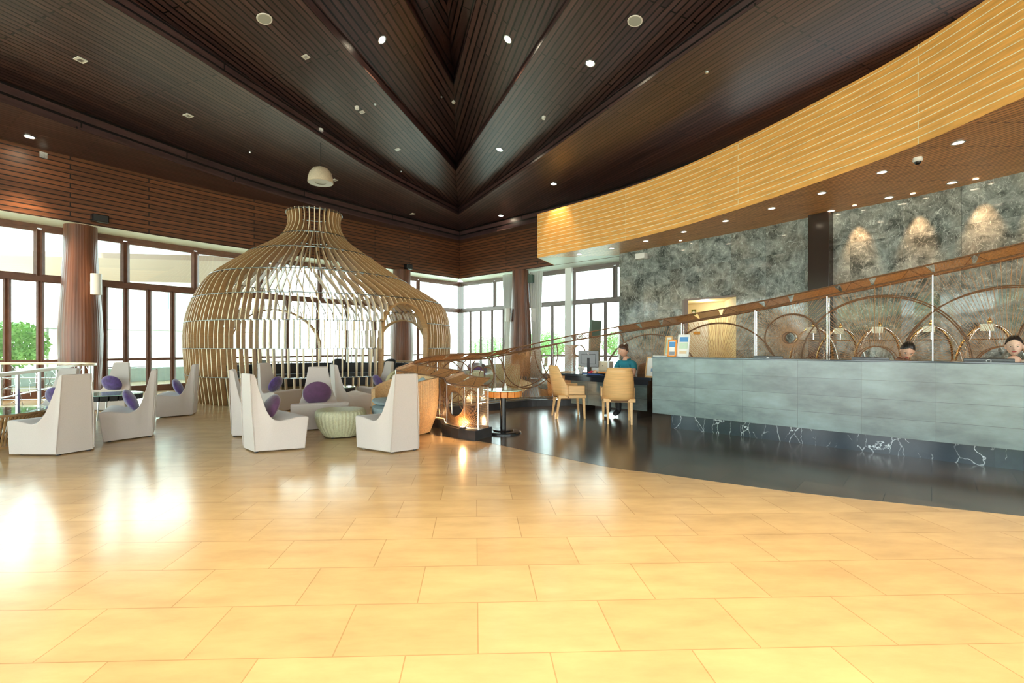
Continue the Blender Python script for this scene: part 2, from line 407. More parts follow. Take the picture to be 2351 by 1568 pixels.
def riser(pts, z0, z1, back=.15, side=1, flip=False):
    a = resample(pts, 44); b = resample(to_axis(offset(a, back*side), pts[0].x), 44)
    L = plan_len(a)
    cm.grid([[(p.x,p.y,z0) for p in a], [(p.x,p.y,z0+.05) for p in a], [(p.x,p.y,z0+.05) for p in b], [(p.x,p.y,z1) for p in b]],
            [[(l, 0.01) for l in L], [(l, .06) for l in L], [(l, .2) for l in L], [(l, .5) for l in L]], flip)
for S, (FA, LN, e3, e2, e1) in ((1, (FL, LI, E3L, E2L, E1L)), (-1, (FR, LIR, E3R, E2R, E1R))):
    fl = S < 0
    panel(FA, HF, LN, HF, FA, m=3, flip=fl)                     # ledge
    riser(LN, HF, 6.55, .35, -S, fl)
    panel(to_axis(offset(resample(LN, 60), -.4*S), LN[0].x), 6.50, e3, 6.70, e3, flip=fl)
    riser(e3, 6.70, 7.15, .2, -S, fl)
    o3 = to_axis(offset(resample(e3, 60), -.25*S), e3[0].x)
    panel(o3, 7.12, e2, 7.60, e2, flip=fl)
    riser(e2, 7.60, 8.1, .2, -S, fl)
    o2 = to_axis(offset(resample(e2, 60), -.25*S), e2[0].x)
    panel(o2, 8.08, e1, 9.0, e1, flip=fl)
    riser(e1, 9.0, 9.6, .2, -S, fl)
    o1 = to_axis(offset(resample(e1, 60), -.25*S), e1[0].x)
    ax = [Vector((CORNER.x, e1[0].y-k*1.05)) for k in range(23)]
    panel(o1, 9.58, ax, 9.9, e1, flip=fl)
ceiling = struct(cm.build('ceiling', M['ceil']))
# roof slab above so that no sky shows past the boards
mb = MB(); mb.box((0, 7, 10.6), (44, 40, .2)); struct(mb.build('trim_roof_slab', M['dark_stone']))

# fascia walls
mb = MB(); wall_strip(mb, FL, HS, HF); a = mb.build('wall_left', M['fascia']); struct(a)
mb = MB(); k = next(i for i, p in enumerate(FR) if p.y < 13.5); wall_strip(mb, FR[:k+1], HS, HF, flip=True); struct(mb.build('wall_back', M['fascia']))
# soffit and glass line one metre behind the fascia
GL = offset(FL, -1.0); GR = offset(FR, 1.0)
# meet in the corner
GL = [p for p in GL if p.x < CORNER.x-.05]; GR = [p for p in GR if p.x > CORNER.x+.05]
yc = GL[0].y + (CORNER.x-GL[0].x)*1.0
GL = [Vector((CORNER.x, yc))]+GL; GR = [Vector((CORNER.x, yc))]+GR
def soffit(name, a, b, z, mat, n=60):
    a = resample(a, n); b = resample(b, n); mb = MB()
    mb.grid([[(p.x,p.y,z) for p in a], [(p.x,p.y,z) for p in b], [(p.x,p.y,z+.12) for p in b]])
    return struct(mb.build(name, mat))
soffit('trim_soffit_left', FL, offset(GL, -.3), HS, M['soffit_white'])

# orange band over the reception
BP = [at_h(u, v, HS) for u, v in ((1234,592),(1410,558),(1543,526),(1690,482),(1856,426),(2081,343),(2351,223))]
BC = catmull(BP, 8)
d = (BC[-1]-BC[-3]).normalized()
while BC[-1].y > -6:
    d = (Matrix.Rotation(math.radians(-2.2), 2)@d).normalized(); BC.append(BC[-1]+d*1.0)
HB = 5.86
mb = MB(); wall_strip(mb, BC, HS, HB, vo=-HS+.01)
# end face running back towards the window wall
e0 = BC[0]; e1 = Vector((e0.x+.9, e0.y+1.6)); wall_strip(mb, [e1, e0], HS, HB, u0=20, vo=-HS+.01)
band = struct(mb.build('trim_timber_band', M['band']))
# marble wall
MP = [at_h(u, v, HS) for u, v in ((1422,583),(1550,560),(1700,532),(1870,497),(2100,452),(2351,395))]
MC = catmull(MP, 8); d = (MC[-1]-MC[-3]).normalized()
while MC[-1].y > -7:
    d = (Matrix.Rotation(math.radians(-1.4), 2)@d).normalized(); MC.append(MC[-1]+d*1.2)
# doorway in it
t1 = hit(MC, 1573); t2 = hit(MC, 1690)
DH = 1.3+(PV-677)/F*t2[1].y
LM = plan_len(MC)
def split_at(pts, q):
    for i, (a, b) in enumerate(zip(pts, pts[1:])):
        if (q-a).dot(b-a) >= 0 and (q-b).dot(a-b) >= 0 and abs((b-a).x*(q-a).y-(b-a).y*(q-a).x)/(b-a).length < 1e-3: return pts[:i+1]+[q], [q]+pts[i+1:]
ma, rest = split_at(MC, t1[1]); mm_, mc_ = split_at(rest, t2[1])
mb = MB(); wall_strip(mb, ma, 0, HS+.1); wall_strip(mb, mm_, DH, HS+.1, u0=plan_len(ma)[-1]); wall_strip(mb, mc_, 0, HS+.1, u0=plan_len(ma)[-1]+plan_len(mm_)[-1])
# end return of the marble at the glass
q0 = MC[0]; qe = q0+Vector((1.0, 1.2)); wall_strip(mb, [qe, q0], 0, HS, u0=30)
struct(mb.build('wall_right', M['marble']))
# recess behind the doorway
tn = (t2[1]-t1[1]).normalized(); nn = Vector((-tn.y, tn.x))      # pointing away from the hall
if nn.dot(t1[1]) < 0: nn = -nn
A, B = t1[1], t2[1]; bl = [A+nn*1.5-tn*3, A+nn*1.5+tn*6]; A2 = A+nn*1.5-tn*1.8; B2 = hit(bl, 1661)[1]
mb = MB()
wall_strip(mb, [A, A2], 0, DH); wall_strip(mb, [B2, B], 0, DH); wall_strip(mb, [A2, B2], 0, DH+.3)
mb.grid([[(A.x,A.y,DH),(B.x,B.y,DH)],[(A2.x,A2.y,DH),(B2.x,B2.y,DH)]])
struct(mb.build('wall_recess', M['yellow']))
mb = MB(); mb.beam((A.x,A.y,0),(A.x,A.y,DH),.12,.12); mb.beam((A.x,A.y,DH),(B.x,B.y,DH),.05,.05); struct(mb.build('trim_doorway', M['frame_gr']))
# white service door at the back of the recess
p = hit(bl, 1584)[1]; q = hit(bl, 1627)[1]; off = -nn*.04
door = struct(empty('door_9'))
mb = MB(); mb.beam((p.x+off.x,p.y+off.y,1.05),(q.x+off.x,q.y+off.y,1.05),.05,2.1); mb.build('door_panel', M['white'], door)
mb = MB(); c = p.lerp(q, .45)+off*2; mb.box((c.x,c.y,1.72),(.22,.02,.09), math.atan2(tn.y,tn.x)); mb.build('door_sign', M['brass'], door)
# soffit under the band, timber over the counter, white at the window end
n_ = 70
b_ = resample(BC, n_); oo = offset(MC, .35); oo = oo if oo[0].length > MC[0].length else offset(MC, -.35); m_ = resample(oo, n_)
k = 5
mb = MB(); L = plan_len(b_)
rows = []; uvs = []
for j in range(9):
    t = j/8; row = [(b_[i].lerp(m_[i], t).x, b_[i].lerp(m_[i], t).y, HS+.004) for i in range(n_)]
    rows.append(row); uvs.append([(L[i], (b_[i]-m_[i]).length*t if False else dist_line(m_, b_[i].lerp(m_[i], t))[0]) for i in range(n_)])
mb.grid(rows, uvs); struct(mb.build('trim_soffit_reception', M['soffit_wood']))
mb = MB()
far = [Vector((e0.x,e0.y)), q0+Vector((0,0)), qe, Vector((CORNER.x+6.5, yc-4.5)), Vector((e0.x-.1,e0.y+3.2)), e1]
# white soffit along the back windows
w1 = resample([p for p in FR if p.y > 12.0], 40); w2 = resample([p for p in offset(GR, .3) if p.y > 11.0], 40)
mb.grid([[(p.x,p.y,HS) for p in w1],[(p.x,p.y,HS) for p in w2]])
mb.prism([(p.x,p.y) for p in (e0, q0, qe, qe+Vector((-.6,1.8)), e1+Vector((.6,1.4)), e1)], HS+.01, HS+.05)
struct(mb.build('trim_soffit_back', M['soffit_white']))
# brown pilaster on the marble
pc = hit(MC, 1884); ang = math.atan2(pc[2].y, pc[2].x)
mb = MB(); mb.box((pc[1].x-.05, pc[1].y-.08, HS/2), (.42, .3, HS), ang); o = mb.build('trim_pilaster', M['marble_brown'], bevel=.01); struct(o)

# ---- floors
jx = at_h(1097, 1441, 0).x; jy = at_h(1097, 1383, 0).y
DK = [at_h(u, v, 0) for u, v in ((1090,1012),(1123,1017),(1250,1043),(1400,1073),(1500,1086),(1680,1111),(1850,1133),(2100,1159),(2351,1185))]
DKc = catmull(DK, 5); d = (DKc[-1]-DKc[-3]).normalized()
while DKc[-1].y > -7: d = (Matrix.Rotation(math.radians(-1.5), 2)@d).normalized(); DKc.append(DKc[-1]+d*.8)
lf = [Vector((-.6, 6.9)), Vector((-1.3, 7.6)), Vector((-1.35, 8.4)), Vector((-.6, 9.3)), Vector((.4, 10.2)), Vector((1.1, 11.2)), Vector((1.3, 13)), Vector((2.0, 17)), Vector((1.0, 22.5))]
DKc = catmull(lf[::-1], 4)+DKc
bw, rh = .61, .40
fm = M['floor']
for nd in fm.node_tree.nodes:
    if nd.type == 'MAPPING' and tuple(nd.inputs['Scale'].default_value) == (1,1,1):
        # a row line at jy and an upright joint at jx
        nd.inputs['Location'].default_value = (-(jx)+bw*20, -(jy)+rh*2*20, 0)
mb = MB(); mb.box((-1, 7, -.05), (34, 36, .1)); struct(mb.build('floor', fm))
mb = MB(); poly = [(p.x,p.y) for p in DKc]+[(15, -8),(15, 22.5)]
mb.prism(poly, -.001, .002)
struct(mb.build('floor_reception', M['floor_dark']))
# ---- window walls
HT = 3.0
def rows_for(curve, us):
    return [hit(curve, u) for u in us]
wn = [0]; dn = [0]
def bay_upper(p, q, mat, top=HS-.12, z0=HT+.06, glass=True):
    d = (q-p).normalized()*.046; p = p+d; q = q-d
    wn[0] += 1; r = struct(empty('window_%d' % wn[0])); mb = MB(); w_ = .07
    mb.beam((p.x,p.y,z0),(q.x,q.y,z0),.09,.09); mb.beam((p.x,p.y,top),(q.x,q.y,top),.09,.12)
    mb.beam((p.x,p.y,z0),(p.x,p.y,top),.09,.09); mb.beam((q.x,q.y,z0),(q.x,q.y,top),.09,.09)
    mb.build('window_frame', mat, r)
    g = MB(); g.beam((p.x,p.y,(z0+top)/2),(q.x,q.y,(z0+top)/2),.012, top-z0-.06); g.build('window_pane', M['glass'], r)
def bay_lower(p, q, mat, z1=HT-.05, rail=.93):
    dn[0] += 1; r = struct(empty('door_%d' % (dn[0]+10))); mb = MB(); d = (q-p).normalized()*.035
    a, b = p+d, q-d
    for z, h in ((.09,.18),(rail,.07),(z1,.08)): mb.beam((a.x,a.y,z),(b.x,b.y,z),.05,h)
    mb.beam((a.x,a.y,0),(a.x,a.y,z1),.06,.055); mb.beam((b.x,b.y,0),(b.x,b.y,z1),.06,.055)
    mb.build('door_frame', mat, r)
    g = MB(); g.beam((a.x,a.y,(.18+z1)/2),(b.x,b.y,(.18+z1)/2),.01, z1-.2); g.build('door_pane', M['glass'], r)
def glasswall(curve, up, low, mat, name, sgn):
    P = [hit(curve, u)[1] if not isinstance(u, Vector) else u for u in up]
    for p, q in zip(P, P[1:]): bay_upper(p, q, mat)
    Q = [hit(curve, u)[1] if not isinstance(u, Vector) else u for u in low]
    for p, q in zip(Q, Q[1:]): bay_lower(p, q, mat)
    mb = MB()
    for a, b in zip(P, P[1:]): mb.beam((a.x,a.y,HT),(b.x,b.y,HT),.14,.13); mb.beam((a.x,a.y,HS-.03),(b.x,b.y,HS-.03),.12,.12)
    struct(mb.build(name, mat))
ex = [p for p in GL if p.y < hit(GL, -30)[1].y-1.0]
ext = [p for i, p in enumerate(ex) if i % 2 == 0]
glasswall(GL, ext[::-1]+[-30, 90, 195, 287, 448, 600, 735, 865, 960, GL[0]], ext[::-1]+[-30, 16, 92, 160, 240, 289, 342, 397, 450, 520, 590, 660, 730, 795, 860, 910, 960, 1006, GL[0]], M['frame_br'], 'trim_transom_left', 1)
glasswall(GR, [GR[0], 1136, 1190, 1216, 1305], [GR[0], 1080, 1104, 1130, 1156, 1190, 1212, 1238, 1268, 1300], M['frame_gr'], 'trim_transom_back', -1)
glasswall(GR, [1317, 1412, 1460], [1317, 1357, 1390, 1425, 1460], M['frame_gr'], 'trim_transom_end', -1)
p = hit(GR, 1310)[1]; mb = MB(); mb.box((p.x,p.y,HS/2),(.32,.3,HS), math.radians(-50)); struct(mb.build('trim_white_post', M['white']))
mb = MB(); mb.box((CORNER.x, yc, HS/2), (.22,.22,HS), PI/4); struct(mb.build('trim_corner_post', M['frame_gr']))
# rear of the hall: portal openings to the daylight
mb = MB()
for x in (-15.5, -9.5, -3.2, 3.2, 9.5): mb.box((x, -9.6, 2.6), (.7, .5, 5.2))
mb.box((-1, -9.6, 7.9), (34, .5, 5.4)); struct(mb.build('wall_rear', M['fascia']))
mb = MB(); wall_strip(mb, FL, HF, 10.5); wall_strip(mb, FR, HF, 10.5); struct(mb.build('wall_upper', M['dark_stone']))
# ================================================================== columns
def column(x, y, r, lab):
    c = empty('round_column', (x, y, 0), 0, lab, 'column', 'timber clad round columns')
    mb = MB(); n = 40; prof = [(1.18,0),(1.24,.5),(1.34,1.1),(1.36,1.6),(1.28,2.2),(1.14,2.9),(1.04,3.6),(1.0,HS)]
    k = n*4; vs = []; fs = []
    for rr, z in prof:
        for i in range(k):
            a = 2*PI*i/k; q = (i % 4)/4; bump = .006*math.sin(PI*(i % 4)/4)
            vs.append(((r*rr+bump)*math.cos(a), (r*rr+bump)*math.sin(a), z))
    for j in range(len(prof)-1):
        for i in range(k): fs.append((j*k+i, j*k+(i+1) % k, (j+1)*k+(i+1) % k, (j+1)*k+i))
    mb.add(vs, fs); mb.build('column_shaft', M['column'], c, smooth=PI/5)
    m2 = MB(); m2.lathe([(r*1.24,0),(r*1.24,.10),(r*1.20,.12)], n=40); m2.build('column_base', M['dark_stone'], c)
    return c
def wall_lamp(col, r, az, z, lab):
    x, y = col.location.x, col.location.y
    t = empty('wall_lamp', (x+math.cos(az)*(r+.12), y+math.sin(az)*(r+.12), z), az, lab, 'lamp', 'white cylinder lamps on the columns')
    mb = MB(); mb.lathe([(.10,-.26),(.115,-.26),(.115,.26),(.10,.26)], n=24, cap=True); mb.build('lamp_shade', M['white'], t, smooth=PI/5)
    m2 = MB(); m2.box((-.15,0,0),(.1,.07,.12)); m2.build('lamp_bracket', M['metal'], t)
    return t
ca = column(-10.04, 12.3, .325, 'large bulging timber column at the left windows behind white lounge chairs')
cb = column(-2.95, 19.0, .34, 'dark red column top showing above the slatted pavilion')
cc = column(1.82, 18.9, .32, 'slender brown column between curtains at the back windows')
wall_lamp(ca, .42, math.radians(-18), 2.86, 'white cylinder lamp on the right side of the big left column')
wall_lamp(cc, .42, math.radians(-165), 2.55, 'white cylinder lamp on the left side of the slender back column')
wall_lamp(cc, .42, math.radians(-12), 2.55, 'white cylinder lamp on the right side of the slender back column')
# gauze curtains beside the back column
def curtain(x0, y0, x1, y1, lab):
    mb = MB(); n = 60; rows = []
    for z, g in ((.05,1),(1.4,.62),(4.3,1)):
        row = []
        for i in range(n+1):
            t = i/n; tt = .5+(t-.5)*g; f = .05*math.sin(t*PI*11)
            dx, dy = x1-x0, y1-y0; L = math.hypot(dx, dy)
            row.append((x0+dx*tt-dy/L*f, y0+dy*tt+dx/L*f, z))
        rows.append(row)
    mb.grid(rows); o = mb.build('sheer_curtain', M['curtain'], smooth=PI); so = o.modifiers.new('thick','SOLIDIFY'); so.thickness = .004
    tag(o, lab, 'curtain', 'sheer curtains by the back column')
M['curtain'] = M_('sheer white curtain', (.8,.82,.8), .8)
curtain(1.15, 19.75, 1.6, 19.3, 'sheer white curtain gathered left of the slender back column')
curtain(2.2, 18.95, 2.65, 18.5, 'sheer white curtain gathered right of the slender back column')
# black speakers on the fascia
def wall_speaker(u, v, h, mat, lab, w_=.30, hh=.2):
    c = hit(FL if u < 1050 else FR, u); p = c[1]; ang = math.atan2(c[2].y, c[2].x); n = Vector((-c[2].y, c[2].x)); 
    if n.dot(p) > 0: n = -n
    q = p+n*.16
    t = empty('wall_speaker', (q.x, q.y, h), ang, lab, 'speaker', 'loudspeakers under the timber fascia')
    mb = MB(); mb.box((0,0,0),(w_,.2,hh)); mb.build('cabinet', mat, t, bevel=.02)
    s = -1 if (Matrix.Rotation(ang,2)@Vector((0,1))).dot(n) < 0 else 1
    m2 = MB(); m2.box((0,s*.102,0),(w_*.86,.01,hh*.8)); m2.build('grille', M['blackm'], t)
    m3 = MB(); m3.box((0,-s*.12,0),(.06,.08,.06)); m3.build('bracket', M['blackm'], t)
M['sgreen'] = M_('green grey plastic', (.10,.16,.13), .5)
wall_speaker(225, 502, HS+.16, M['black'], 'black loudspeaker on the fascia above the big left column', .34, .19)
wall_speaker(932, 617, HS+.16, M['black'], 'small dark loudspeaker on the fascia above the pavilion shoulder')
t = empty('wall_speaker', (2.22, 18.75, 4.0), -.6, 'green grey loudspeaker mounted on the slender back column', 'speaker', 'loudspeakers under the timber fascia')
mb = MB(); mb.box((0,0,0),(.22,.2,.32)); mb.build('cabinet', M['sgreen'], t, bevel=.02)
mb = MB(); mb.beam((-.1,.0,0),(-.25,.05,0),.04); mb.build('bracket', M['blackm'], t)

# ================================================================== ceiling fittings
def ceil_h(u, v):
    """height of the boards seen at that pixel, by casting through the evaluated ceiling"""
    d = ray(u, v).normalized(); best = None
    for o in CAST:
        ok, loc, nrm, _ = o.ray_cast(Vector((0,0,H)), d)
        if ok and (best is None or loc.length < best[0].length): best = (loc, nrm)
    return best
bpy.context.view_layer.update()
CAST = [ceiling, a, bpy.data.objects['wall_left'], bpy.data.objects['trim_soffit_reception'], bpy.data.objects['trim_soffit_back']]
def orient(o, nrm):
    n = Vector(nrm); 
    if n.z > 0: n = -n
    o.rotation_mode = 'QUATERNION'; o.rotation_quaternion = n.to_track_quat('-Z', 'Y')
def downlight(u, v, lab, grp, r=.085, es='spot', power=0, size=70, rim=None):
    b = ceil_h(u, v)
    if not b: print('NO CEIL', u, v); return
    t = empty('downlight', b[0]+Vector((0,0,-.004)), 0, lab, 'downlight', grp); orient(t, b[1])
    mb = MB(); mb.lathe([(r,-.006),(r*1.28,-.008),(r*1.28,.004),(r,.004)], n=24, cap=False); mb.build('trim_ring', rim or M['metal'], t)
    m2 = MB(); m2.lathe([(0.001,-.002),(r,-.002)], n=24, cap=False); m2.build('lens', M[es], t)
    if power:
        l = bpy.data.lights.new('downlight_beam', 'SPOT'); l.energy = power; l.color = (1,.74,.42); l.spot_size = math.radians(size); l.spot_blend = .7; l.shadow_soft_size = .08
        lo = bpy.data.objects.new('downlight_beam', l); C.objects.link(lo); lo.location = b[0]+Vector((0,0,-.05)); lo['kind'] = 'helper'
M['spot_soft'] = emit_mat('dim warm lamp lens', (1.0,.85,.6), 9)
G = 'bright round downlights in the dark ceiling'
for u, v, s, pw in ((877,91,'left one of the pair near the top centre',130),(1166,90,'right one of the pair near the top centre',130),(1355,145,'on the right board field beside the round ceiling speaker',120),
                (68,314,'at the far left above the glowing boards',420),(1147,343,'right of the tip of the second ceiling notch',90),(1271,422,'just above the honey timber band',90),
                (1150,495,'nearest the back corner',80)):
    downlight(u, v, 'bright round downlight '+s, G, power=pw)
G = 'small downlights in the reception soffit'
ord_ = ['nearest the right edge','second','third','fourth','fifth','sixth','seventh','eighth']
for i, (u, v, s) in enumerate(((2200,327,'front row, first from the right'),(2025,395,'front row, second from the right'),(1887,443,'front row, third from the right'),(1772,478,'front row, fourth from the right'),
        (1666,507,'front row, fifth from the right'),(1570,532,'front row, sixth from the right'),(1483,553,'front row, seventh from the right'),(1404,570,'first on the white soffit end'),(1330,583,'second on the white soffit end'),
        (2186,419,'row by the marble wall, first from the right'),(2041,453,'row by the marble wall, second from the right'),(1908,484,'row by the marble wall, above the brown pilaster'),)):
    downlight(u, v, 'small downlight in the reception soffit, '+s, G, r=.065, es='spot_soft', power=45 if 'front row' in s else 0, size=95)
def round_item(u, v, r, h, name, mat, lab, cat, grp, prof=None):
    b = ceil_h(u, v)
    if not b: print('NO CEIL', u, v); return
    mb = MB(); mb.lathe(prof or [(r,0),(r,-h*.6),(r*.8,-h),(0.001,-h)], n=24, cap=False)
    o = mb.build(name, mat, smooth=PI/5); o.location = b[0]; orient(o, b[1]); tag(o, lab, cat, grp); return o
for u, v, s in ((607,43,'left of the ceiling notches'),(1458,48,'right of the ceiling notches')):
    b = ceil_h(u, v); t = empty('ceiling_speaker', b[0], 0, 'round white ceiling loudspeaker, '+s, 'ceiling speaker', 'round white ceiling speakers'); orient(t, b[1])
    mb = MB(); mb.lathe([(.115,-.01),(.135,-.012),(.14,.0)], n=32, cap=False); mb.build('trim_ring', M['white'], t)
    m2 = MB(); m2.lathe([(0.001,-.008),(.116,-.008)], n=32, cap=False); m2.build('grille', M_('grey speaker grille', (.42,.45,.42), .6), t)
def vent(u, v, s, lab):
    b = ceil_h(u, v)
    if not b: print('NO CEIL', u, v); return
    t = empty('ceiling_vent', b[0], 0, lab, 'ceiling fitting', 'small square ceiling fittings'); orient(t, b[1])
    mb = MB(); mb.box((0,0,-.006),(s,s,.012)); mb.build('plate', M['white'], t)
    m2 = MB(); m2.box((0,0,-.014),(s*.5,s*.5,.006)); m2.build('grille', M['metal'], t)
for u, v, s, lab in ((185,137,.16,'square white ceiling fitting nearest the left edge'),(702,130,.13,'square white ceiling fitting below the left ceiling speaker'),(432,265,.16,'square white ceiling fitting left of the pendant canopy'),
        (831,257,.12,'square white ceiling fitting beside the smoke detector'),(913,343,.14,'square white ceiling fitting on the middle left boards'),(947,491,.16,'square fitting above the pavilion in the warm glow'),
        (769,413,.14,'square white ceiling fitting right behind the hanging lamp'),(100,356,.14,'small fitting under the bright left downlight')):
    vent(u, v, s, lab)
for u, v, lab in ((819,245,'white smoke detector beside a small square fitting'),(1040,233,'white smoke detector just below the first ceiling notch'),(1249,268,'white smoke detector on the right ceiling boards')):
    round_item(u, v, .055, .07, 'smoke_detector', M['white'], lab, 'smoke detector', 'white smoke detectors')
for u, v, lab in ((861,238,'tiny sprinkler right of the left smoke detector'),(1013,222,'tiny sprinkler left of the notch smoke detector'),(574,349,'tiny sprinkler on the long left boards'),(1623,164,'tiny sprinkler on the far right dark boards'),(921,393,'tiny sprinkler right of the hanging lamp')):
    round_item(u, v, .03, .035, 'sprinkler', M['metal'], lab, 'sprinkler', 'small ceiling sprinklers')
# dome camera under the soffit
b = ceil_h(2107, 362); t = empty('dome_camera', b[0], 0, 'white dome security camera under the reception soffit', 'security camera')
mb = MB(); mb.lathe([(.06,0),(.065,-.05),(.05,-.065),(.001,-.065)], n=24, cap=False); mb.build('housing', M['white'], t, smooth=PI/5)
mb = MB(); mb.lathe([(.045,-.06),(.04,-.09),(.02,-.11),(.001,-.113)], n=20, cap=False); mb.build('dome', M['black'], t, smooth=PI)
# hanging dome lamp
b = ceil_h(736, 296); top = b[0]
dirp = ray(734, 412); zz = 1.3+dirp.z*top.y/dirp.y
t = empty('pendant_lamp', (top.x, top.y, zz), 0, 'pale domed pendant lamp hanging left of the ceiling notches', 'pendant lamp')
s_ = top.y/F
mb = MB(); R_ = 28*s_; mb.lathe([(R_*.97,-.30*R_),(R_,-.25*R_),(R_*.97,.1*R_),(R_*.86,.5*R_),(R_*.6,.85*R_),(R_*.2,1.02*R_),(.02,1.04*R_)], n=36, cap=False)
so = mb.build('lamp_shade', M_('ribbed pale shade', (.62,.52,.38), .6, var=.1, scale=30), t, smooth=PI/5); so.modifiers.new('thick','SOLIDIFY').thickness = .012
mb = MB(); mb.lathe([(R_*.45,-.27*R_),(R_*.97,-.29*R_)], n=36, cap=False); mb.build('lower_rim', M['white'], t)
mb = MB(); mb.lathe([(.001,-.22*R_),(R_*.5,-.22*R_)], n=24, cap=False); mb.build('diffuser', M['curtain'], t)
mb = MB(); mb.tube([(0,0,1.0*R_),(0,0,top.z-zz)], .008); mb.build('cord', M['blackm'], t)
mb = MB(); mb.lathe([(.07,0),(.07,-.06),(.001,-.08)], (0,0,top.z-zz), 20, cap=False); mb.build('canopy', M['white'], t)
# projector-like camera on the marble
c = hit(MC, 1483); n = Vector((-c[2].y, c[2].x)); n = -n if n.dot(c[1]) > 0 else n; q = c[1]+n*.25
t = empty('wall_camera', (q.x, q.y, 1.3+(PV-586)/F*q.y), math.atan2(c[2].y,c[2].x), 'white box camera fixed to the marble wall under the soffit', 'camera')
mb = MB(); mb.box((0,0,0),(.32,.2,.17)); mb.build('housing', M['white'], t, bevel=.015)
mb = MB(); mb.lathe([(.05,0),(.05,.06)], (-.08,0,0), 16); mb.build('lens', M['blackm'], t).rotation_euler = (PI/2,0,0)
mb = MB(); mb.box((.0,.17 if (Matrix.Rotation(t.rotation_euler[2],2)@Vector((0,1))).dot(n) < 0 else -.17,.05),(.06,.2,.06)); mb.build('bracket', M['white'], t)

# ================================================================== slatted pavilion
PC = [(-4.17,13.47,3.34,0),(-4.17,13.47,3.42,.62),(-4.17,13.47,3.46,1.25),(-4.17,13.47,3.44,1.87),(-4.20,13.46,3.24,2.47),(-4.50,13.36,2.56,3.09),(-4.56,13.34,1.64,3.78),(-4.52,13.36,.86,4.34),(-4.52,13.38,.75,5.03)]
def prof(z):
    zs = [p[3] for p in PC]
    k = max(0, min(len(PC)-2, next((i for i in range(len(zs)-1) if zs[i+1] >= z-1e-9), len(zs)-2)))
    t = (z-zs[k])/(zs[k+1]-zs[k]); P = [PC[max(0,k-1)], PC[k], PC[k+1], PC[min(len(PC)-1,k+2)]]
    def cr(i):
        p0,p1,p2,p3 = (P[j][i] for j in range(4)); return .5*(2*p1+(p2-p0)*t+(2*p0-5*p1+4*p2-p3)*t*t+(3*p1-p0-3*p2+p3)*t**3)
    r = cr(2)
    if k == len(PC)-2: r = .86+(.75-.86)*t-.10*math.sin(PI*t)
    return cr(0), cr(1), r
pv = empty('slatted_pavilion', (-4.17, 13.47, 0), 0, 'large onion shaped pavilion of curved timber slats with an open neck', 'pavilion')
O = Vector((-4.17, 13.47, 0))
def circ_az(u, far=False, z=1.5):
    d = ray(u, 700); d = Vector((d.x, d.y)).normalized(); c = Vector((PC[2][0], PC[2][1])); R = 3.45
    b_ = d.dot(c); disc = b_*b_-(c.length_squared-R*R)
    if disc < 0: return None
    t_ = b_+(math.sqrt(disc) if far else -math.sqrt(disc)); p = d*t_-c
    return math.atan2(p.y, p.x)
door_az = circ_az(936); door_hw = .20   # half width in radians
wa, wb = circ_az(524, True), circ_az(734, True); win_az = (wa+wb)/2; win_hw = abs(wa-wb)/2
def opening(a, front=True):
    """(z0, z1) gap cut out of the slats at that azimuth, or None"""
    da = (a-door_az+PI) % (2*PI)-PI
    if abs(da) < door_hw: return 0, 1.62+.72*math.sqrt(1-(da/door_hw)**2)
    dw = (a-win_az+PI) % (2*PI)-PI
    if abs(dw) < win_hw: return .78, 1.25+1.25*math.sqrt(1-(dw/win_hw)**2)
    d3 = (a-(win_az-1.35)+PI) % (2*PI)-PI
    if abs(d3) < .30: return .78, 1.4+.8*math.sqrt(1-(d3/.30)**2)
    return None
def slat(mb, a, z0, z1, segs, dep=.115, th=.021):
    if z1-z0 < .03: return
    rows = []
    for i in range(segs+1):
        z = z0+(z1-z0)*i/segs; cx, cy, r = prof(z)
        cx2, cy2, r2 = prof(min(5.03, z+.01)); cx1, cy1, r1 = prof(max(0, z-.01))
        t = Vector((0,0,.02)); t = Vector(((cx2+r2*math.cos(a))-(cx1+r1*math.cos(a)), (cy2+r2*math.sin(a))-(cy1+r1*math.sin(a)), .02)).normalized()
        side = Vector((-math.sin(a), math.cos(a), 0)); nrm = side.cross(t).normalized()
        p = Vector((cx+r*math.cos(a), cy+r*math.sin(a), z))-O
        if nrm.dot(Vector((math.cos(a), math.sin(a), 0))) < 0: nrm = -nrm
        rows.append([p+side*th/2, p+side*th/2-nrm*dep, p-side*th/2-nrm*dep, p-side*th/2])
    vs = [q for r_ in rows for q in r_]; fs = []
    for i in range(segs):
        for k in (0, 2, 1): fs.append((i*4+k, i*4+(k+1) % 4, i*4+4+(k+1) % 4, i*4+4+k))
    fs += [(3,2,1,0), tuple(segs*4+k for k in range(4))]
    mb.cur = 0; mb.add(vs, fs)
    mb.cur = 1; mb.add(vs, [(i*4+3, i*4, i*4+4, i*4+7) for i in range(segs)]); mb.cur = 0
bands = [(0,.62,140,0,1),(.62,1.25,140,.5,1),(1.25,1.87,140,0,2),(1.87,2.47,140,.5,3),(2.47,3.09,80,0,5),(3.09,3.78,72,.4,6),(3.78,4.34,54,0,6),(4.34,5.03,34,.3,6)]
for z0, z1, n, ph, sg in bands:
    mb = MB()
    for i in range(n):
        a = 2*PI*(i+ph*.9+(0.17 if i % 2 and n > 100 else 0))/n
        g = opening(a)
        if g and z1 <= 2.5:
            lo, hi = g
            if hi <= z0 or lo >= z1: slat(mb, a, z0, z1, sg)
            else:
                if lo > z0: slat(mb, a, z0, lo, sg)
                if hi < z1: slat(mb, a, hi, z1, sg)
        else: slat(mb, a, z0, z1, sg)
    mb.build('slat_tier', [M['slat'], M['slat_edge']], pv)
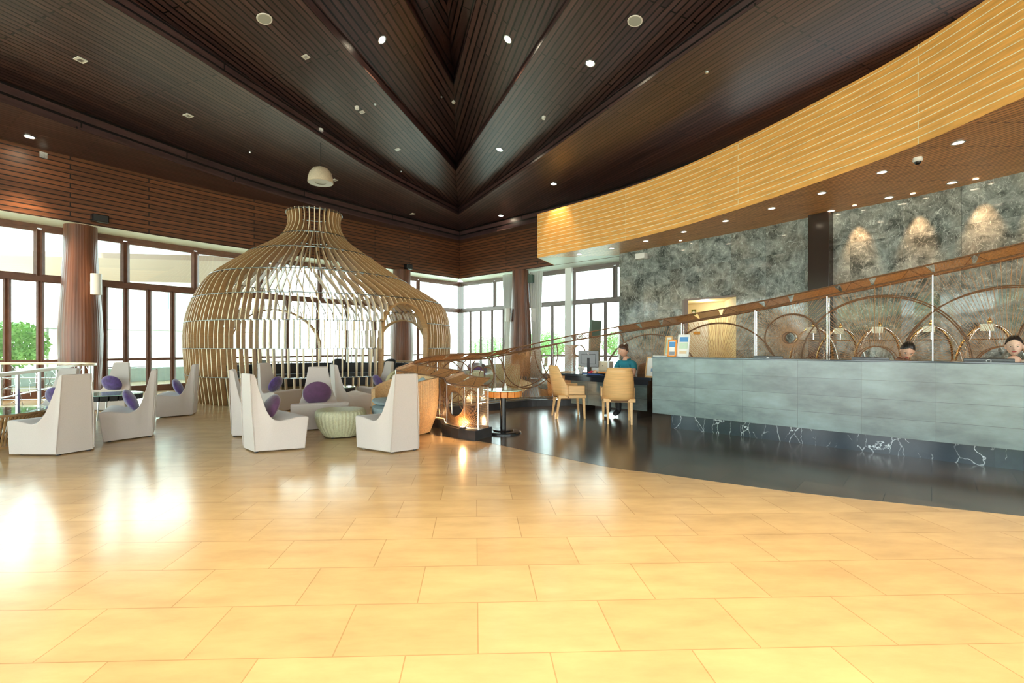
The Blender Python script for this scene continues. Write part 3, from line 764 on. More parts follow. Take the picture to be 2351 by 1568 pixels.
for z in (.62,1.25,1.87,2.47,3.09,3.78,4.34,5.0):
    cx, cy, r = prof(z); mb = MB(); n = 96; cur = []; runs = []
    for i in range(n+1):
        a = 2*PI*i/n; g = opening(a)
        if g and g[0] < z < g[1]:
            if len(cur) > 1: runs.append(cur)
            cur = []
        else: cur.append(Vector((cx+(r-.03)*math.cos(a), cy+(r-.03)*math.sin(a), z))-O)
    if len(cur) > 1: runs.append(cur)
    for rn in runs:
        mb = MB()
        for p, q in zip(rn, rn[1:]): mb.beam(p, q, .09, .012)
        mb.build('hoop', M['dmetal'], pv)
def arch(az, hw, z0, zs, rise, name):
    pts = []
    def P(da, z):
        cx, cy, r = prof(z); return Vector((cx+(r-.05)*math.cos(az+da), cy+(r-.05)*math.sin(az+da), z))-O
    pts += [P(-hw, z0+(zs-z0)*i/6) for i in range(6)]
    pts += [P(-hw*math.cos(PI*i/16), zs+rise*math.sin(PI*i/16)) for i in range(17)]
    pts += [P(hw, zs-(zs-z0)*i/6) for i in range(1, 7)]
    if z0 > 0: pts += [P(hw-2*hw*i/10, z0) for i in range(1, 10)]
    mb = MB(); n = Vector((math.cos(az), math.sin(az), 0)); 
    m = len(pts); rings = []
    for i, p in enumerate(pts):
        a_ = pts[(i-1) % m] if z0 > 0 or i else p; b_ = pts[(i+1) % m] if z0 > 0 or i < m-1 else p
        t = (b_-a_).normalized(); s = t.cross(n).normalized(); rings.append([p+n*.07+s*.02, p+n*.07-s*.02, p-n*.09-s*.02, p-n*.09+s*.02])
    vs = [q for r in rings for q in r]; fs = []
    for i in range(m if z0 > 0 else m-1):
        j = (i+1) % m
        for k in range(4): fs.append((i*4+k, i*4+(k+1) % 4, j*4+(k+1) % 4, j*4+k))
    mb.add(vs, fs); mb.build(name, M['slat'], pv)
arch(door_az, door_hw, 0, 1.62, .72, 'door_arch')
arch(win_az, win_hw, .78, 1.25, 1.25, 'window_arch')
arch(win_az-1.35, .30, .78, 1.4, .8, 'window_arch')
# bench inside, dark back ring and seat
mb = MB()
a0, a1 = math.radians(20), math.radians(255)
n = 60
def arcgrid(r0, z0, r1, z1):
    rows = []
    for r, z in ((r0,z0),(r1,z0),(r1,z1),(r0,z1),(r0,z0)):
        rows.append([(r*math.cos(a0+(a1-a0)*i/n), r*math.sin(a0+(a1-a0)*i/n), z) for i in range(n+1)])
    return rows
bn = empty('curved_bench', (-4.17,13.47,0), 0, 'dark curved banquette bench inside the slatted pavilion', 'bench')
mb.grid(arcgrid(2.35, .03, 3.12, .42)); mb.build('seat', M['blackm'], bn)
mb = MB(); mb.grid(arcgrid(2.98, .42, 3.14, .74)); mb.build('backrest', M['blackm'], bn)
def pillow(loc, rz, tilt, mat, lab, s=(.24,.24,.08), square=True, grp=None, nm='cushion'):
    mb = MB(); n = 14; rows = []
    vs = []; fs = []
    bm = bmesh.new(); bmesh.ops.create_uvsphere(bm, u_segments=24, v_segments=14, radius=1)
    rnd = random.Random(hash(lab) % 1000 if False else len(lab))
    for v in bm.verts:
        x, y, z = v.co
        if square:
            e = 3.2; rr = (abs(x)**e+abs(y)**e)**(1/e); r2 = math.hypot(x, y); k = (r2/rr if rr > 1e-6 else 1); x *= k; y *= k
        zz = z*(1-.25*(x*x+y*y)/2)
        wob = .05*math.sin(5*x+rnd.random()*.01+len(lab))*math.cos(4*y)
        v.co = (x*s[0], y*s[1], (zz+wob)*s[2])
    me = bpy.data.meshes.new(nm); bm.to_mesh(me); bm.free(); me.materials.append(mat); me.polygons.foreach_set('use_smooth', [True]*len(me.polygons))
    o = bpy.data.objects.new(nm, me); C.objects.link(o); o.location = loc; o.rotation_mode = 'XYZ'
    o.rotation_euler = (tilt, 0, rz); tag(o, lab, 'cushion', grp); return o
GP = 'cushions on the bench in the pavilion'
for i, (az, m_, lab) in enumerate(((35,'seatblue','grey blue square cushion on the pavilion bench right of the door'),(62,'blackm','black square cushion at the back of the pavilion bench'),(100,'blackm','dark square cushion on the pavilion bench below the big arched window'),(150,'seatblue','slate cushion at the left end of the pavilion bench'))):
    aa = math.radians(az); pillow((-4.17+2.75*math.cos(aa), 13.47+2.75*math.sin(aa), .66), aa-PI/2, math.radians(68), M[m_], lab, grp=GP)
# ================================================================== white lounge chairs
def lounge_chair_mesh():
    """tall tapering back, scooped seat, sides flaring out to the front; facing +y"""
    # top profile: (y, z, halfwidth)
    top = [(.285,.405,.43),(.25,.42,.425),(.15,.415,.395),(.05,.392,.35),(-.03,.378,.322),(-.09,.395,.295),(-.135,.44,.277),(-.165,.51,.245),(-.19,.60,.222),(-.215,.70,.20),(-.24,.81,.178),(-.262,.925,.158),(-.27,.955,.152)]
    back = [(-.325,.965,.146),(-.322,.85,.15),(-.315,.6,.165),(-.30,.3,.18),(-.285,.016,.19)]
    mb = MB()
    def yb(y): return max(-.285, min(.235, y*.86))      # footprint is a little shorter than the seat
    cols = []
    nb = 8
    for y, z, w in top:
        y0 = yb(y if y > -.2 else -.2+(y+.2)*.9); w0 = .19+(.43-.19)*((y0+.285)/.52)
        cols.append([(y0+(y-y0)*(k/nb)**1.0, .016+(z-.016)*k/nb, w0+(w-w0)*(k/nb)) for k in range(nb+1)])
    for sgn in (-1, 1):
        rows = [[(sgn*w, y, z) for y, z, w in c] for c in cols]
        bk = [(sgn*w, y, z) for y, z, w in [ (back[-1][0]+(back[0][0]-back[-1][0])*(k/nb), back[-1][1]+(back[0][1]-back[-1][1])*k/nb, back[-1][2]+(back[0][2]-back[-1][2])*k/nb) for k in range(nb+1)]]
        rows.append(bk); mb.grid(rows, flip=sgn > 0)
    def across(line, flip=False, crown=0):
        rows = []
        for y, z, w in line:
            rows.append([(w*(k/6-1+0)*1.0 if False else w*(k/3-1), y, z+crown*(1-(k/3-1)**2)) for k in range(7)])
        mb.grid(rows, flip=flip)
    across(top, crown=.0); 
    across([(c[0], c[1], c[2]) for c in [top[-1]]]+[(back[0][0], back[0][1], back[0][2])])
    across([(back[0][0]+(back[-1][0]-back[0][0])*k/nb, back[0][1]+(back[-1][1]-back[0][1])*k/nb, back[0][2]+(back[-1][2]-back[0][2])*k/nb) for k in range(nb+1)])
    across(cols[0][::-1], flip=True)
    w0 = [(c[0][2], c[0][0]) for c in cols]
    rows = [[(-w, y, .016), (w, y, .016)] for w, y in w0]+[[(-.19,-.285,.016),(.19,-.285,.016)]]
    mb.grid(rows)
    bm = bmesh.new(); me = bpy.data.meshes.new('t'); me.from_pydata(mb.v, [], mb.f); bm.from_mesh(me)
    bmesh.ops.remove_doubles(bm, verts=bm.verts, dist=.0012); bmesh.ops.recalc_face_normals(bm, faces=bm.faces)
    bm.to_mesh(me); bm.free(); me.materials.append(M['wfab'])
    return me
ch_me = lounge_chair_mesh(); ch_me.name = 'upholstered_body'
SC_ = (1.0, 1.0, 1.0)
def lounge(x, y, head, lab, first=[None]):
    """head: compass in degrees, direction the seat faces"""
    rz = math.radians(head-90)
    if first[0] is None:
        t = empty('lounge_chair', (x,y,0), rz, lab, 'chair', 'white tall backed lounge chairs')
        o = bpy.data.objects.new('upholstered_body', ch_me); C.objects.link(o); o.parent = t
        b = o.modifiers.new('bevel','BEVEL'); b.width = .014; b.segments = 3; b.limit_method = 'ANGLE'; b.angle_limit = math.radians(38)
        ch_me.polygons.foreach_set('use_smooth', [True]*len(ch_me.polygons)); ch_me.set_sharp_from_angle(angle=math.radians(38))
        # seam piping along the back edges and glides below
        mb = MB()
        for s in (-1, 1): mb.tube([(s*.19,-.287,.04),(s*.171,-.314,.5),(s*.147,-.326,.955)], .005, 6)
        mb.build('piping', M['wfab'], t)
        for sx, sy in ((-.15,-.25),(.15,-.25),(-.32,.18),(.32,.18)):
            m2 = MB(); m2.cyl((sx,sy,0), .022, .018, 12); m2.build('foot', M['blackm'], t)
        first[0] = t; return t
    return dup(first[0], (x,y,0), rz, lab)
def cushion(t, dx, dy, z, mat, lab, r=.17, tilt=65, dz=0):
    rz = t.rotation_euler[2]; v = Matrix.Rotation(rz, 2)@Vector((dx, dy))
    return pillow((t.location.x+v.x, t.location.y+v.y, z), rz, math.radians(tilt), M[mat], lab, (r, r*.92, .07), False, 'round purple cushions on the white chairs')
L = {}
for k, x, y, hd, lab in (
  ('A',-5.12,6.02,152,'white lounge chair seen from behind, nearest the left edge beside the slatted table'),
  ('B',-6.37,7.25,262,'white lounge chair at the far left facing the slatted table, before the railing'),
  ('C',-4.98,6.93,210,'white lounge chair facing left, just right of the big nearest left chair'),
  ('D',-7.5,9.95,272,'white lounge chair facing forward in front of the glass doors'),
  ('E',-5.66,9.12,200,'white lounge chair facing left, nearest the pavilion base'),
  ('F',-2.61,6.14,45,'white lounge chair seen from the side and back, front left of the ottoman'),
  ('G',-3.28,7.12,20,'white lounge chair mostly hidden behind the front left chair of the middle group'),
  ('H',-1.02,6.06,123,'white lounge chair seen from behind, front right of the ottoman'),
  ('I',-4.0,9.6,345,'white lounge chair facing right, before the left half of the pavilion'),
  ('J',-2.5,7.62,292,'white lounge chair facing the viewer with a big round plum cushion'),
  ('K',-2.38,9.0,32,'white lounge chair turned away, just behind the front facing one'),
  ('L',-2.15,10.4,218,'white lounge chair at the back right near the pavilion door')):
    L[k] = lounge(x, y, hd, lab)
cushion(L['A'],.14,-.01,.53,'purple','purple cushion edge peeking from the nearest left white chair',.15)
cushion(L['B'],-.1,-.03,.53,'purple','crumpled purple cushion on the far left white chair',.19)
cushion(L['C'],0,-.02,.52,'purple','purple cushion on the white chair right of the big nearest left one',.19)
cushion(L['D'],.02,-.03,.53,'purple','crumpled purple cushion on the white chair before the glass doors',.2)
cushion(L['E'],0,-.02,.52,'purple','purple cushion on the white chair nearest the pavilion base',.19)
cushion(L['F'],0,-.02,.52,'plum','dark plum cushion on the front left white chair of the middle group',.19)
cushion(L['I'],0,-.02,.54,'purple','purple cushion on the white chair before the left half of the pavilion',.19)
cushion(L['J'],.03,.02,.55,'plum','big round plum cushion on the front facing white chair',.22, 72)
cushion(L['L'],0,-.02,.52,'purple','violet cushion on the white chair near the pavilion door',.19)
# ================================================================== tables
t = empty('slatted_table', (-6.37, 6.32, 0), 0, 'low round table of timber slats with a glass top at the left edge', 'table')
mb = MB(); n = 84
for i in range(n):
    a = 2*PI*i/n; pts = []
    for z, r in ((.02,.42),(.12,.44),(.24,.50),(.34,.52),(.41,.58)): pts.append(Vector((r*math.cos(a), r*math.sin(a), z)))
    mb.tube(pts, .0125, 5)
mb.build('slat_drum', M['slat'], t)
mb = MB(); mb.lathe([(.40,.0),(.44,.0),(.44,.03),(.40,.03)], n=48, cap=False); mb.build('base_ring', M['slat'], t)
mb = MB(); mb.lathe([(.001,.415),(.60,.415),(.62,.43),(.60,.445),(.001,.445)], n=64, cap=False); mb.build('tabletop', M_('polished timber top', (.45,.28,.14), .12, var=.15, scale=5), t, smooth=PI/5)
mb = MB(); mb.lathe([(.001,.446),(.61,.446),(.61,.456),(.001,.456)], n=64, cap=False); mb.build('glass_top', M['glass'], t)
def block_table(loc, r, h, lab, block_mat, leg_kind, nb=16):
    t = empty('side_table', loc, 0, lab, 'table', None)
    mb = MB()
    for i in range(nb):
        a = 2*PI*i/nb; w_ = 2*r*math.sin(PI/nb)*.86; mb.box((math.cos(a)*(r-.05), math.sin(a)*(r-.05), h-.055), (.10, w_, .085), a)
    mb.build('block_rim', block_mat, t, bevel=.006)
    mb = MB(); mb.lathe([(.001,h-.09),(r-.07,h-.09),(r-.07,h-.012),(.001,h-.012)], n=40, cap=False); mb.build('tabletop', M['blackm'], t)
    mb = MB(); mb.lathe([(.001,h-.008),(r+.01,h-.008),(r+.01,h+.004),(.001,h+.004)], n=48, cap=False); mb.build('glass_top', M['gtop'], t)
    if leg_kind == 'pedestal':
        mb = MB(); mb.cyl((0,0,.03), .045, h-.12, 24); mb.build('pedestal', M['black'], t, smooth=PI/5)
        mb = MB(); mb.lathe([(r*.98,0),(r*.98,.02),(r*.92,.035),(r*.6,.04),(r*.55,.055),(.05,.06)], n=48); mb.build('base', M['black'], t, smooth=PI/5)
    else:
        for i in range(3):
            a = 2*PI*i/3+.4; mb = MB(); mb.tube([(math.cos(a)*r*.6,math.sin(a)*r*.6,0),(math.cos(a)*r*.55,math.sin(a)*r*.55,h-.09)], .014, 10); mb.build('leg', M['metal'], t)
    return t
m, tt, bb = new_mat('green edged glass top'); setp(bb, (.45,.72,.60), .05, spec=1.0); M['gtop'] = m
st = block_table((.42, 7.07, 0), .275, .645, 'round pedestal table with orange block rim and green glass at the screen end', M['orangewood'], 'pedestal')
block_table((-6.6, 8.75, 0), .46, .44, 'dark block rimmed round table with steel legs among the left chairs', M['blackm'], 'legs', 22)
block_table((-2.75, 9.85, 0), .25, .46, 'small dark round table between the two rear white chairs', M['blackm'], 'legs')
mb = MB(); mb.lathe([(.022,0),(.03,.02),(.026,.05),(.008,.07),(.014,.09),(.001,.1)], n=16)
o = mb.build('glass_ornament', M['white'], smooth=PI/4, loc=(.45,7.02,.65)); tag(o, 'small pale ornament standing on the green glass side table', 'ornament')
# ribbed tub forms: ottoman and armchairs
def ribbed(mb, prof_, n, sx, sy, a0=0, a1=2*PI, rib=.006, thick=.07):
    pass
def ottoman(loc, rz, r, lab):
    t = empty('cane_ottoman', loc, rz, lab, 'ottoman')
    mb = MB(); k = 44*4; vs = []; fs = []
    P_ = [(.62,.02),(.72,.06),(.92,.18),(1.0,.30),(.99,.355),(.93,.385),(.80,.395),(.55,.398),(.25,.40),(.02,.40)]
    for rr, z in P_:
        for i in range(k):
            a = 2*PI*i/k; b = .006*math.cos(i*PI/2) if rr > .5 and z > .03 else 0
            e = (abs(math.cos(a))**3+abs(math.sin(a))**3)**(-1/3)
            vs.append(((r*rr*e+b)*math.cos(a), (r*rr*e*.9+b)*math.sin(a), z))
    for j in range(len(P_)-1):
        for i in range(k): fs.append((j*k+i, j*k+(i+1) % k, (j+1)*k+(i+1) % k, (j+1)*k+i))
    mb.add(vs, fs); mb.build('woven_body', M['rattan_lt'], t, smooth=PI)
    for i in range(4):
        a = PI/4+i*PI/2; m2 = MB(); m2.cyl((r*.45*math.cos(a), r*.45*math.sin(a), 0), .02, .03, 10); m2.build('foot', M['blackm'], t)
    return t
ottoman((-1.94, 6.86, 0), .3, .35, 'oval ribbed pale cane ottoman amid the middle white chairs')
def tub_sofa(loc, head, rx, ry, hb, ha, lab, mat_o, mat_i, seat, span=150):
    """ribbed shell wraps round the back; opening along +y"""
    t = empty('cane_armchair', loc, math.radians(head-90), lab, 'armchair', 'ribbed cane tub armchairs')
    def shell(r_off, flip, mat, nm):
        pass
    a0, a1 = math.radians(270-span), math.radians(270+span); n = 160; prof_ = [(.80,.03),(.86,.12),(.95,.30),(1.0,.5),(1.02,.7),(1.02,1.0)]
    mb = MB(); rows_o = []; rows_i = []
    for q, z in prof_:
        ro = []; ri = []
        for i in range(n+1):
            a = a0+(a1-a0)*i/n; d = abs(a-1.5*PI)/math.radians(span); hh = ha+(hb-ha)*(1-max(0, (d-.35)/.65)**2)
            zz = z*hh if z > .13 else z; rib = .005*math.cos(i*PI/1.0)
            e = (abs(math.cos(a))**2.6+abs(math.sin(a))**2.6)**(-1/2.6)
            ro.append(((rx*q*e+rib)*math.cos(a), (ry*q*e+rib)*math.sin(a), zz)); ri.append(((rx*q*e-.07)*math.cos(a), (ry*q*e-.07)*math.sin(a), zz))
        rows_o.append(ro); rows_i.append(ri)
    mb.grid(rows_o); mb.grid([rows_o[-1], rows_i[-1]])
    mb.grid([[r[0] for r in rows_o], [r[0] for r in rows_i]]); mb.grid([[r[-1] for r in rows_o], [r[-1] for r in rows_i]])
    mb.build('outer_shell', mat_o, t, smooth=None)
    mb = MB(); mb.grid([[tuple(c) for c in r] for r in rows_i], flip=True); mb.build('inner_shell', mat_i, t)
    mb = MB(); mb.lathe([(rx*.80,.02),(rx*.85,.2),(rx*.86,.26),(.01,.27)], n=48, sy=ry/rx); mb.build('seat_base', mat_o, t)
    mb = MB(); mb.lathe([(.01,.271),(rx*.84,.275),(rx*.88,.32),(rx*.86,.39),(rx*.7,.42),(.01,.425)], n=48, sy=ry/rx, cap=False); mb.build('seat_cushion', seat, t, smooth=PI/3)
    return t
tub_sofa((-1.12, 7.2, 0), 205, .60, .50, .83, .62, 'big ribbed honey cane tub sofa behind the front right white chair', M['rattan'], M['rattan'], M['seatblue'], 128)
tub_sofa((-1.35, 10.0, 0), 235, .50, .46, .84, .6, 'pale ribbed cane tub sofa behind the honey cane sofa', M['rattan_lt'], M['rattan_lt'], M['seatblue'], 128)
pillow((-1.3, 9.95, .62), .3, math.radians(60), M['blackm'], 'dark green cushion on the pale cane sofa', (.2,.2,.07), True, 'square sofa cushions')
pillow((-1.34, 7.12, .475), .5, math.radians(8), M['seatblue'], 'folded blue grey cushion on the honey cane sofa seat', (.2,.18,.05), True, 'square sofa cushions')
pillow((-.82, 7.5, .62), -.6, math.radians(65), M['seatblue'], 'blue cushion corner at the right inside of the honey cane sofa', (.2,.2,.06), True, 'square sofa cushions')
# seats seen through the screen
tub_sofa((.62, 11.9, 0), 215, .48, .46, .84, .8, 'pale green high backed cane chair seen through the screen', M['rattan_lt'], M['rattan_lt'], M['seatblue'], 110)
tub_sofa((2.0, 11.7, 0), 170, .62, .5, .66, .6, 'low honey cane sofa seen through the screen', M['rattan'], M['rattan'], M['seatblue'], 110)
tub_sofa((-.25, 10.6, 0), 190, .42, .42, .74, .6, 'grey green cane chair behind the screen turn', M['rattan_lt'], M['rattan_lt'], M['seatblue'], 120)
pillow((.05, 12.1, .70), .3, math.radians(60), M['purple'], 'purple cushion seen through the screen near its low turn', (.26,.2,.07), True, 'square sofa cushions')
# ================================================================== railing at the left
t = empty('handrail_fence', (-8.2, 9.4, 0), 0, 'curved white handrail on steel posts around an opening at far left', 'railing')
O2 = Vector((-8.2, 9.4, 0))
near = [at_h(u, v, .92) for u, v in ((-160,878),(0,860),(60,853),(120,846),(172,838))]
nc = catmull(near, 8); e_ = nc[-1]
turn = [e_+Vector((.10,.22)), e_+Vector((-.05,.5)), e_+Vector((-.5,.75)), e_+Vector((-1.4,.9)), e_+Vector((-3.0,.85)), e_+Vector((-5.0,.4))]
path = catmull([nc[0], nc[8], nc[16], nc[24], nc[-1]]+turn, 8)
path = [p for p in path if p.x > -10.9]
def P3(p, z): return Vector((p.x, p.y, z))-O2
mb = MB(); mb.sweep([P3(p,.92) for p in path], .13, .045)
mb.build('handrail', M_('pale timber handrail', (.72,.62,.45), .3), t, bevel=.008)
LP_ = plan_len(path); k = 0
for i in range(6, len(path), 7):
    p = path[i]; m2 = MB(); m2.beam(P3(p,0), P3(p,.9), .032, .032); m2.build('post', M['metal'], t)
for z in (.12,.36,.6):
    m2 = MB(); m2.tube([P3(p,z) for p in path], .012, 6); m2.build('rail', M['metal'], t)
mb = MB(); rnd = random.Random(4)
for i in range(170):
    s = rnd.random()*(len(path)-3); j = int(s); p = path[j].lerp(path[j+1], s-j); q = path[min(len(path)-1, j+1+rnd.randint(0,1))]
    z0 = rnd.uniform(.06,.8); mb.tube([P3(p,z0), P3(q,min(.88,max(.05,z0+rnd.uniform(-.3,.3))))], .003, 3)
mb.build('wire_infill', M['metal'], t)
# ================================================================== woven screen
SP = [(.12,6.62,.74),(-.12,6.80,.75),(-.30,7.12,.77),(-.38,7.55,.80),(-.80,7.92,.84),(-1.22,8.15,.90),(-1.12,8.62,.97),(-.55,9.15,1.08),(.12,9.6,1.17),(1.04,10.25,1.32),(2.2,10.38,1.56),(3.3,10.0,1.76),(4.34,9.3,1.94),(5.2,8.6,2.11),(5.9,7.95,2.27),(6.6,7.15,2.45),(7.25,6.35,2.63),(7.9,5.2,2.85),(8.3,4.0,3.05)]
cc_ = catmull([(p[0],p[1]) for p in SP], 10); hh_ = []
for i in range(len(SP)-1):
    for k in range(10): hh_.append(SP[i][2]+(SP[i+1][2]-SP[i][2])*k/10)
hh_.append(SP[-1][2])
hh_ = [h-.11*min(1, max(0, (i-65)/15)) for i, h in enumerate(hh_)]
S_L = plan_len(cc_); STOT = S_L[-1]; TH = .28; PH = .14
def sp(s, side=0, z=None, f=None):
    """point on the screen: distance s along, side 0 visitors' face, 1 rear face; z metres or f fraction of the height"""
    s = max(0, min(STOT-1e-4, s)); k = 0
    lo, hi = 0, len(S_L)-1
    while hi-lo > 1:
        m_ = (lo+hi)//2
        if S_L[m_] <= s: lo = m_
        else: hi = m_
    t = (s-S_L[lo])/(S_L[lo+1]-S_L[lo]); p = cc_[lo].lerp(cc_[lo+1], t); d = (cc_[min(lo+2,len(cc_)-1)]-cc_[max(lo-1,0)]).normalized()
    n = Vector((d.y, -d.x)); h = hh_[lo]+(hh_[lo+1]-hh_[lo])*t
    q = p-n*(side*TH*-1) if False else p+n*(TH*(.5-side)*-1)
    zz = z if z is not None else PH+(h-PH)*f
    return Vector((q.x, q.y, zz)), h
SO = Vector((1.5, 9.0, 0))
scr = empty('woven_screen', SO, 0, 'long curved cane and steel screen of hoops rising behind the reception counter', 'screen')
def S(s, side, f=None, z=None): return sp(s, side, z, f)[0]-SO
NS = 170
# plinth of dark stone
mb = MB(); ss = [STOT*i/120 for i in range(121)]
def sect(s):
    a, b = S(s, -.25, z=0), S(s, 1.25, z=0); return [a, b, b+Vector((0,0,PH)), a+Vector((0,0,PH)), a]
rows = [[sect(s)[k] for s in ss] for k in range(5)]
mb.grid(rows); mb.grid([sect(0)[:2], sect(0)[3:1:-1]]); mb.grid([sect(STOT)[:2], sect(STOT)[3:1:-1]])
mb.build('plinth', M['dark_stone'], scr)
# rails
for side, f, r in ((0,.985,.014),(1,.985,.014),(0,.02,.012),(1,.02,.012)):
    mb = MB(); mb.tube([S(STOT*i/NS, side, f=f) for i in range(NS+1)], r, 6); mb.build('rail', M['metal' if f < .5 else 'wicker'], scr)
RI = .10
mb = MB(); mb.tube([S(STOT*i/NS, 1.1, f=1.0)+Vector((0,0,RI)) for i in range(NS+1)], .014, 6); mb.build('top_rail', M['wicker'], scr)
# woven roof band between the front rail and the raised rear rail: gold strands, open between bays 3.2..4.4 m
mb = MB(); rnd = random.Random(7); s = .0
def gap(s): return 5.05 < s < 7.6 and not (6.55 < s < 6.95)
while s < STOT-.05:
    if not gap(s):
        k = int(s/.38) % 3; lean = (.0,.10,-.10)[k]
        a, b = S(s, 0, f=.985), S(min(STOT, max(0, s+lean)), 1.1, f=1.0)+Vector((0,0,RI)); mb.beam(a, b, .011, .004)
    s += .0135
mb.build('woven_top', M['wicker_gold'], scr)
# zig-zag truss pieces under the top
s = .1
while s < STOT-.3:
    mb = MB(); mb.tube([S(s,0,f=.985), S(s+.16,1.1,f=1.0)+Vector((0,0,RI)), S(s+.32,0,f=.985)], .008, 5); s += rnd.choice((.7,1.0,1.2)); mb.build('truss', M['wicker'], scr)
# bays: frames, hoops and strands
bays = [(0,.64),(.64,1.25),(1.25,2.2),(2.2,3.1),(3.1,3.9),(3.9,4.75),(4.75,6.1),(6.1,7.5),(7.5,8.8),(8.8,10.1),(10.1,11.2),(11.2,12.5),(12.5,14.0),(14.0,15.4),(15.4,16.6),(16.6,STOT-.02)]
posts = sorted({b for bb in bays for b in bb})
for i, s in enumerate(posts):
    for side in (0,1):
        mb = MB(); mb.tube([S(s+(.0 if side == 0 else .02), side, f=0), S(s+(.0 if side == 0 else .02), side, f=.975)], .010, 8)
        mb.build('post', M['chrome' if i % 2 and s > 8.5 else 'metal'], scr)
def ring_pts(sc_, z, r, side, n=44, sx=1.0):
    pts = []
    for i in range(n):
        a = 2*PI*i/n; s = sc_+r*sx*math.cos(a); h = sp(max(0,min(STOT,s)), 0, 1)[1]
        zz = z+r*math.sin(a); pts.append((s, zz, h))
    return pts
def hoop_on(sc_, z, r, side, rad=.010, mat='wicker', sx=1.0):
    """hoop laid in the face of the screen, cut off where it leaves the frame"""
    pts = ring_pts(sc_, z, r, side, 48, sx); runs = []; cur = []
    for s, zz, h in pts+[pts[0]]:
        if PH < zz < h and 0 < s < STOT: cur.append(S(s, side, z=zz))
        else:
            if len(cur) > 1: runs.append(cur)
            cur = []
    if len(cur) > 1: runs.append(cur)
    if len(runs) == 2 and (runs[0][0]-runs[1][-1]).length < 1e-3: runs = [runs[1]+runs[0][1:]]
    for rn in runs:
        mb = MB(); mb.tube(rn, rad, 6); mb.build('hoop', M[mat], scr)
def strands(sc_, z, r, side, s0, s1, n, mat='wicker_gold', th=.0038, sx=1.0):
    """cane strands fanning from a hoop to the frame of its bay"""
    mb = MB()
    for i in range(n):
        a = 2*PI*i/n; dx, dz = math.cos(a)*sx, math.sin(a)
        t = 9
        if dx > 1e-6: t = min(t, (s1-sc_)/dx)
        if dx < -1e-6: t = min(t, (s0-sc_)/dx)
        if dz < -1e-6: t = min(t, (PH+.02-z)/dz)
        if dz > 1e-6:
            for _ in range(4):
                h = sp(max(0,min(STOT,sc_+dx*t)), 0, 1)[1]-.03; t = min(t, (h-z)/dz) if dz*t+z > h else t
        if t <= r*1.02: continue
        k = max(1, int((t-r)/.35)); pts = [S(sc_+dx*(r+(t-r)*j/k), side, z=z+dz*(r+(t-r)*j/k)) for j in range(k+1)]
        for p, q in zip(pts, pts[1:]): mb.beam(p, q, th*2, th)
    return mb
spec = [ # bay index, centre fraction, z, r, fan?, big hoop r
 (0,.64,.47,.18,1,None), (1,.5,.47,.19,1,None),(2,.5,.55,.2,1,.38),(3,.5,.6,.22,1,.42),(4,.5,.62,.2,1,.4),(5,.45,.7,.18,1,.45),(6,.45,1.15,.0,0,.75),(7,.4,1.2,.12,1,.95),(8,.5,.6,.22,1,.95),(9,.5,.75,.2,1,1.0),
 (10,.5,1.45,.10,1,.42),(11,.5,1.05,.25,1,1.05),(12,.5,1.0,.3,1,1.12),(13,.35,1.1,.3,1,1.2),(14,.5,1.2,.2,1,.9),(15,.5,1.2,.3,1,1.1)]
for bi, cf, z, r, fan, big in spec:
    s0, s1 = bays[bi]; c_ = s0+(s1-s0)*cf
    for side in (0,1):
        if r: hoop_on(c_, z, r, side, .009, 'wicker', 1.0)
        if big: hoop_on(c_+(.0 if side == 0 else .05), z, big, side, .011)
    n = int(70*(s1-s0)+70)
    mb = strands(c_, z, max(r,.03), 0, s0, s1, n)
    if bi >= 6:
        m2 = strands(c_, z, max(r,.03), 1, s0, s1, n//2); mb.add(m2.v, m2.f)
    mb.build('cane_strands', M['wicker_gold' if bi != 5 else 'metal'], scr)
# near end panel closed with fine mesh
mb = MB()
for i in range(26): 
    f = i/25; a, b = S(.01, 0, f=f*.97), S(.01, 1, f=f*.97); mb.beam(a, b, .003, .003)
for i in range(14):
    k = i/13; p = S(.01, k, f=0); q = S(.01, k, f=.98); mb.beam(p, q, .004, .004)
mb.build('end_mesh', M['wicker_gold'], scr)
# uplights on the plinth
G = 'small uplights on the screen plinth'
for i, (s, side, lab, pw) in enumerate(((.22,-.14,'small glowing uplight at the near end of the woven screen',4),(1.5,-.14,'small uplight behind the cane sofa on the screen plinth',1.5),(6.2,-.14,'small uplight on the screen plinth behind the pedestal table',2),(2.6,1.1,'small uplight inside the turn of the woven screen',5),(4.2,1.1,'small uplight on the inner side past the screen turn',4),(12.0,.5,'small uplight at the screen foot behind the counter middle',14),(13.4,.5,'small uplight at the screen foot behind the right clerk',14))):
    p = sp(s, side, PH)[0]
    t = empty('uplight', p, 0, lab, 'uplight', G)
    mb = MB(); mb.lathe([(.035,0),(.04,.03),(.034,.034)], n=20); mb.build('housing', M['blackm'], t)
    mb = MB(); mb.lathe([(.001,.035),(.032,.035)], n=20, cap=False); mb.build('lens', M['spot'], t)
    l = bpy.data.lights.new('uplight_beam','POINT'); l.energy = pw; l.color = (1,.6,.25); l.shadow_soft_size = .03
    lo = bpy.data.objects.new('uplight_beam', l); C.objects.link(lo); lo.location = p+Vector((0,0,.08)); lo['kind'] = 'helper'
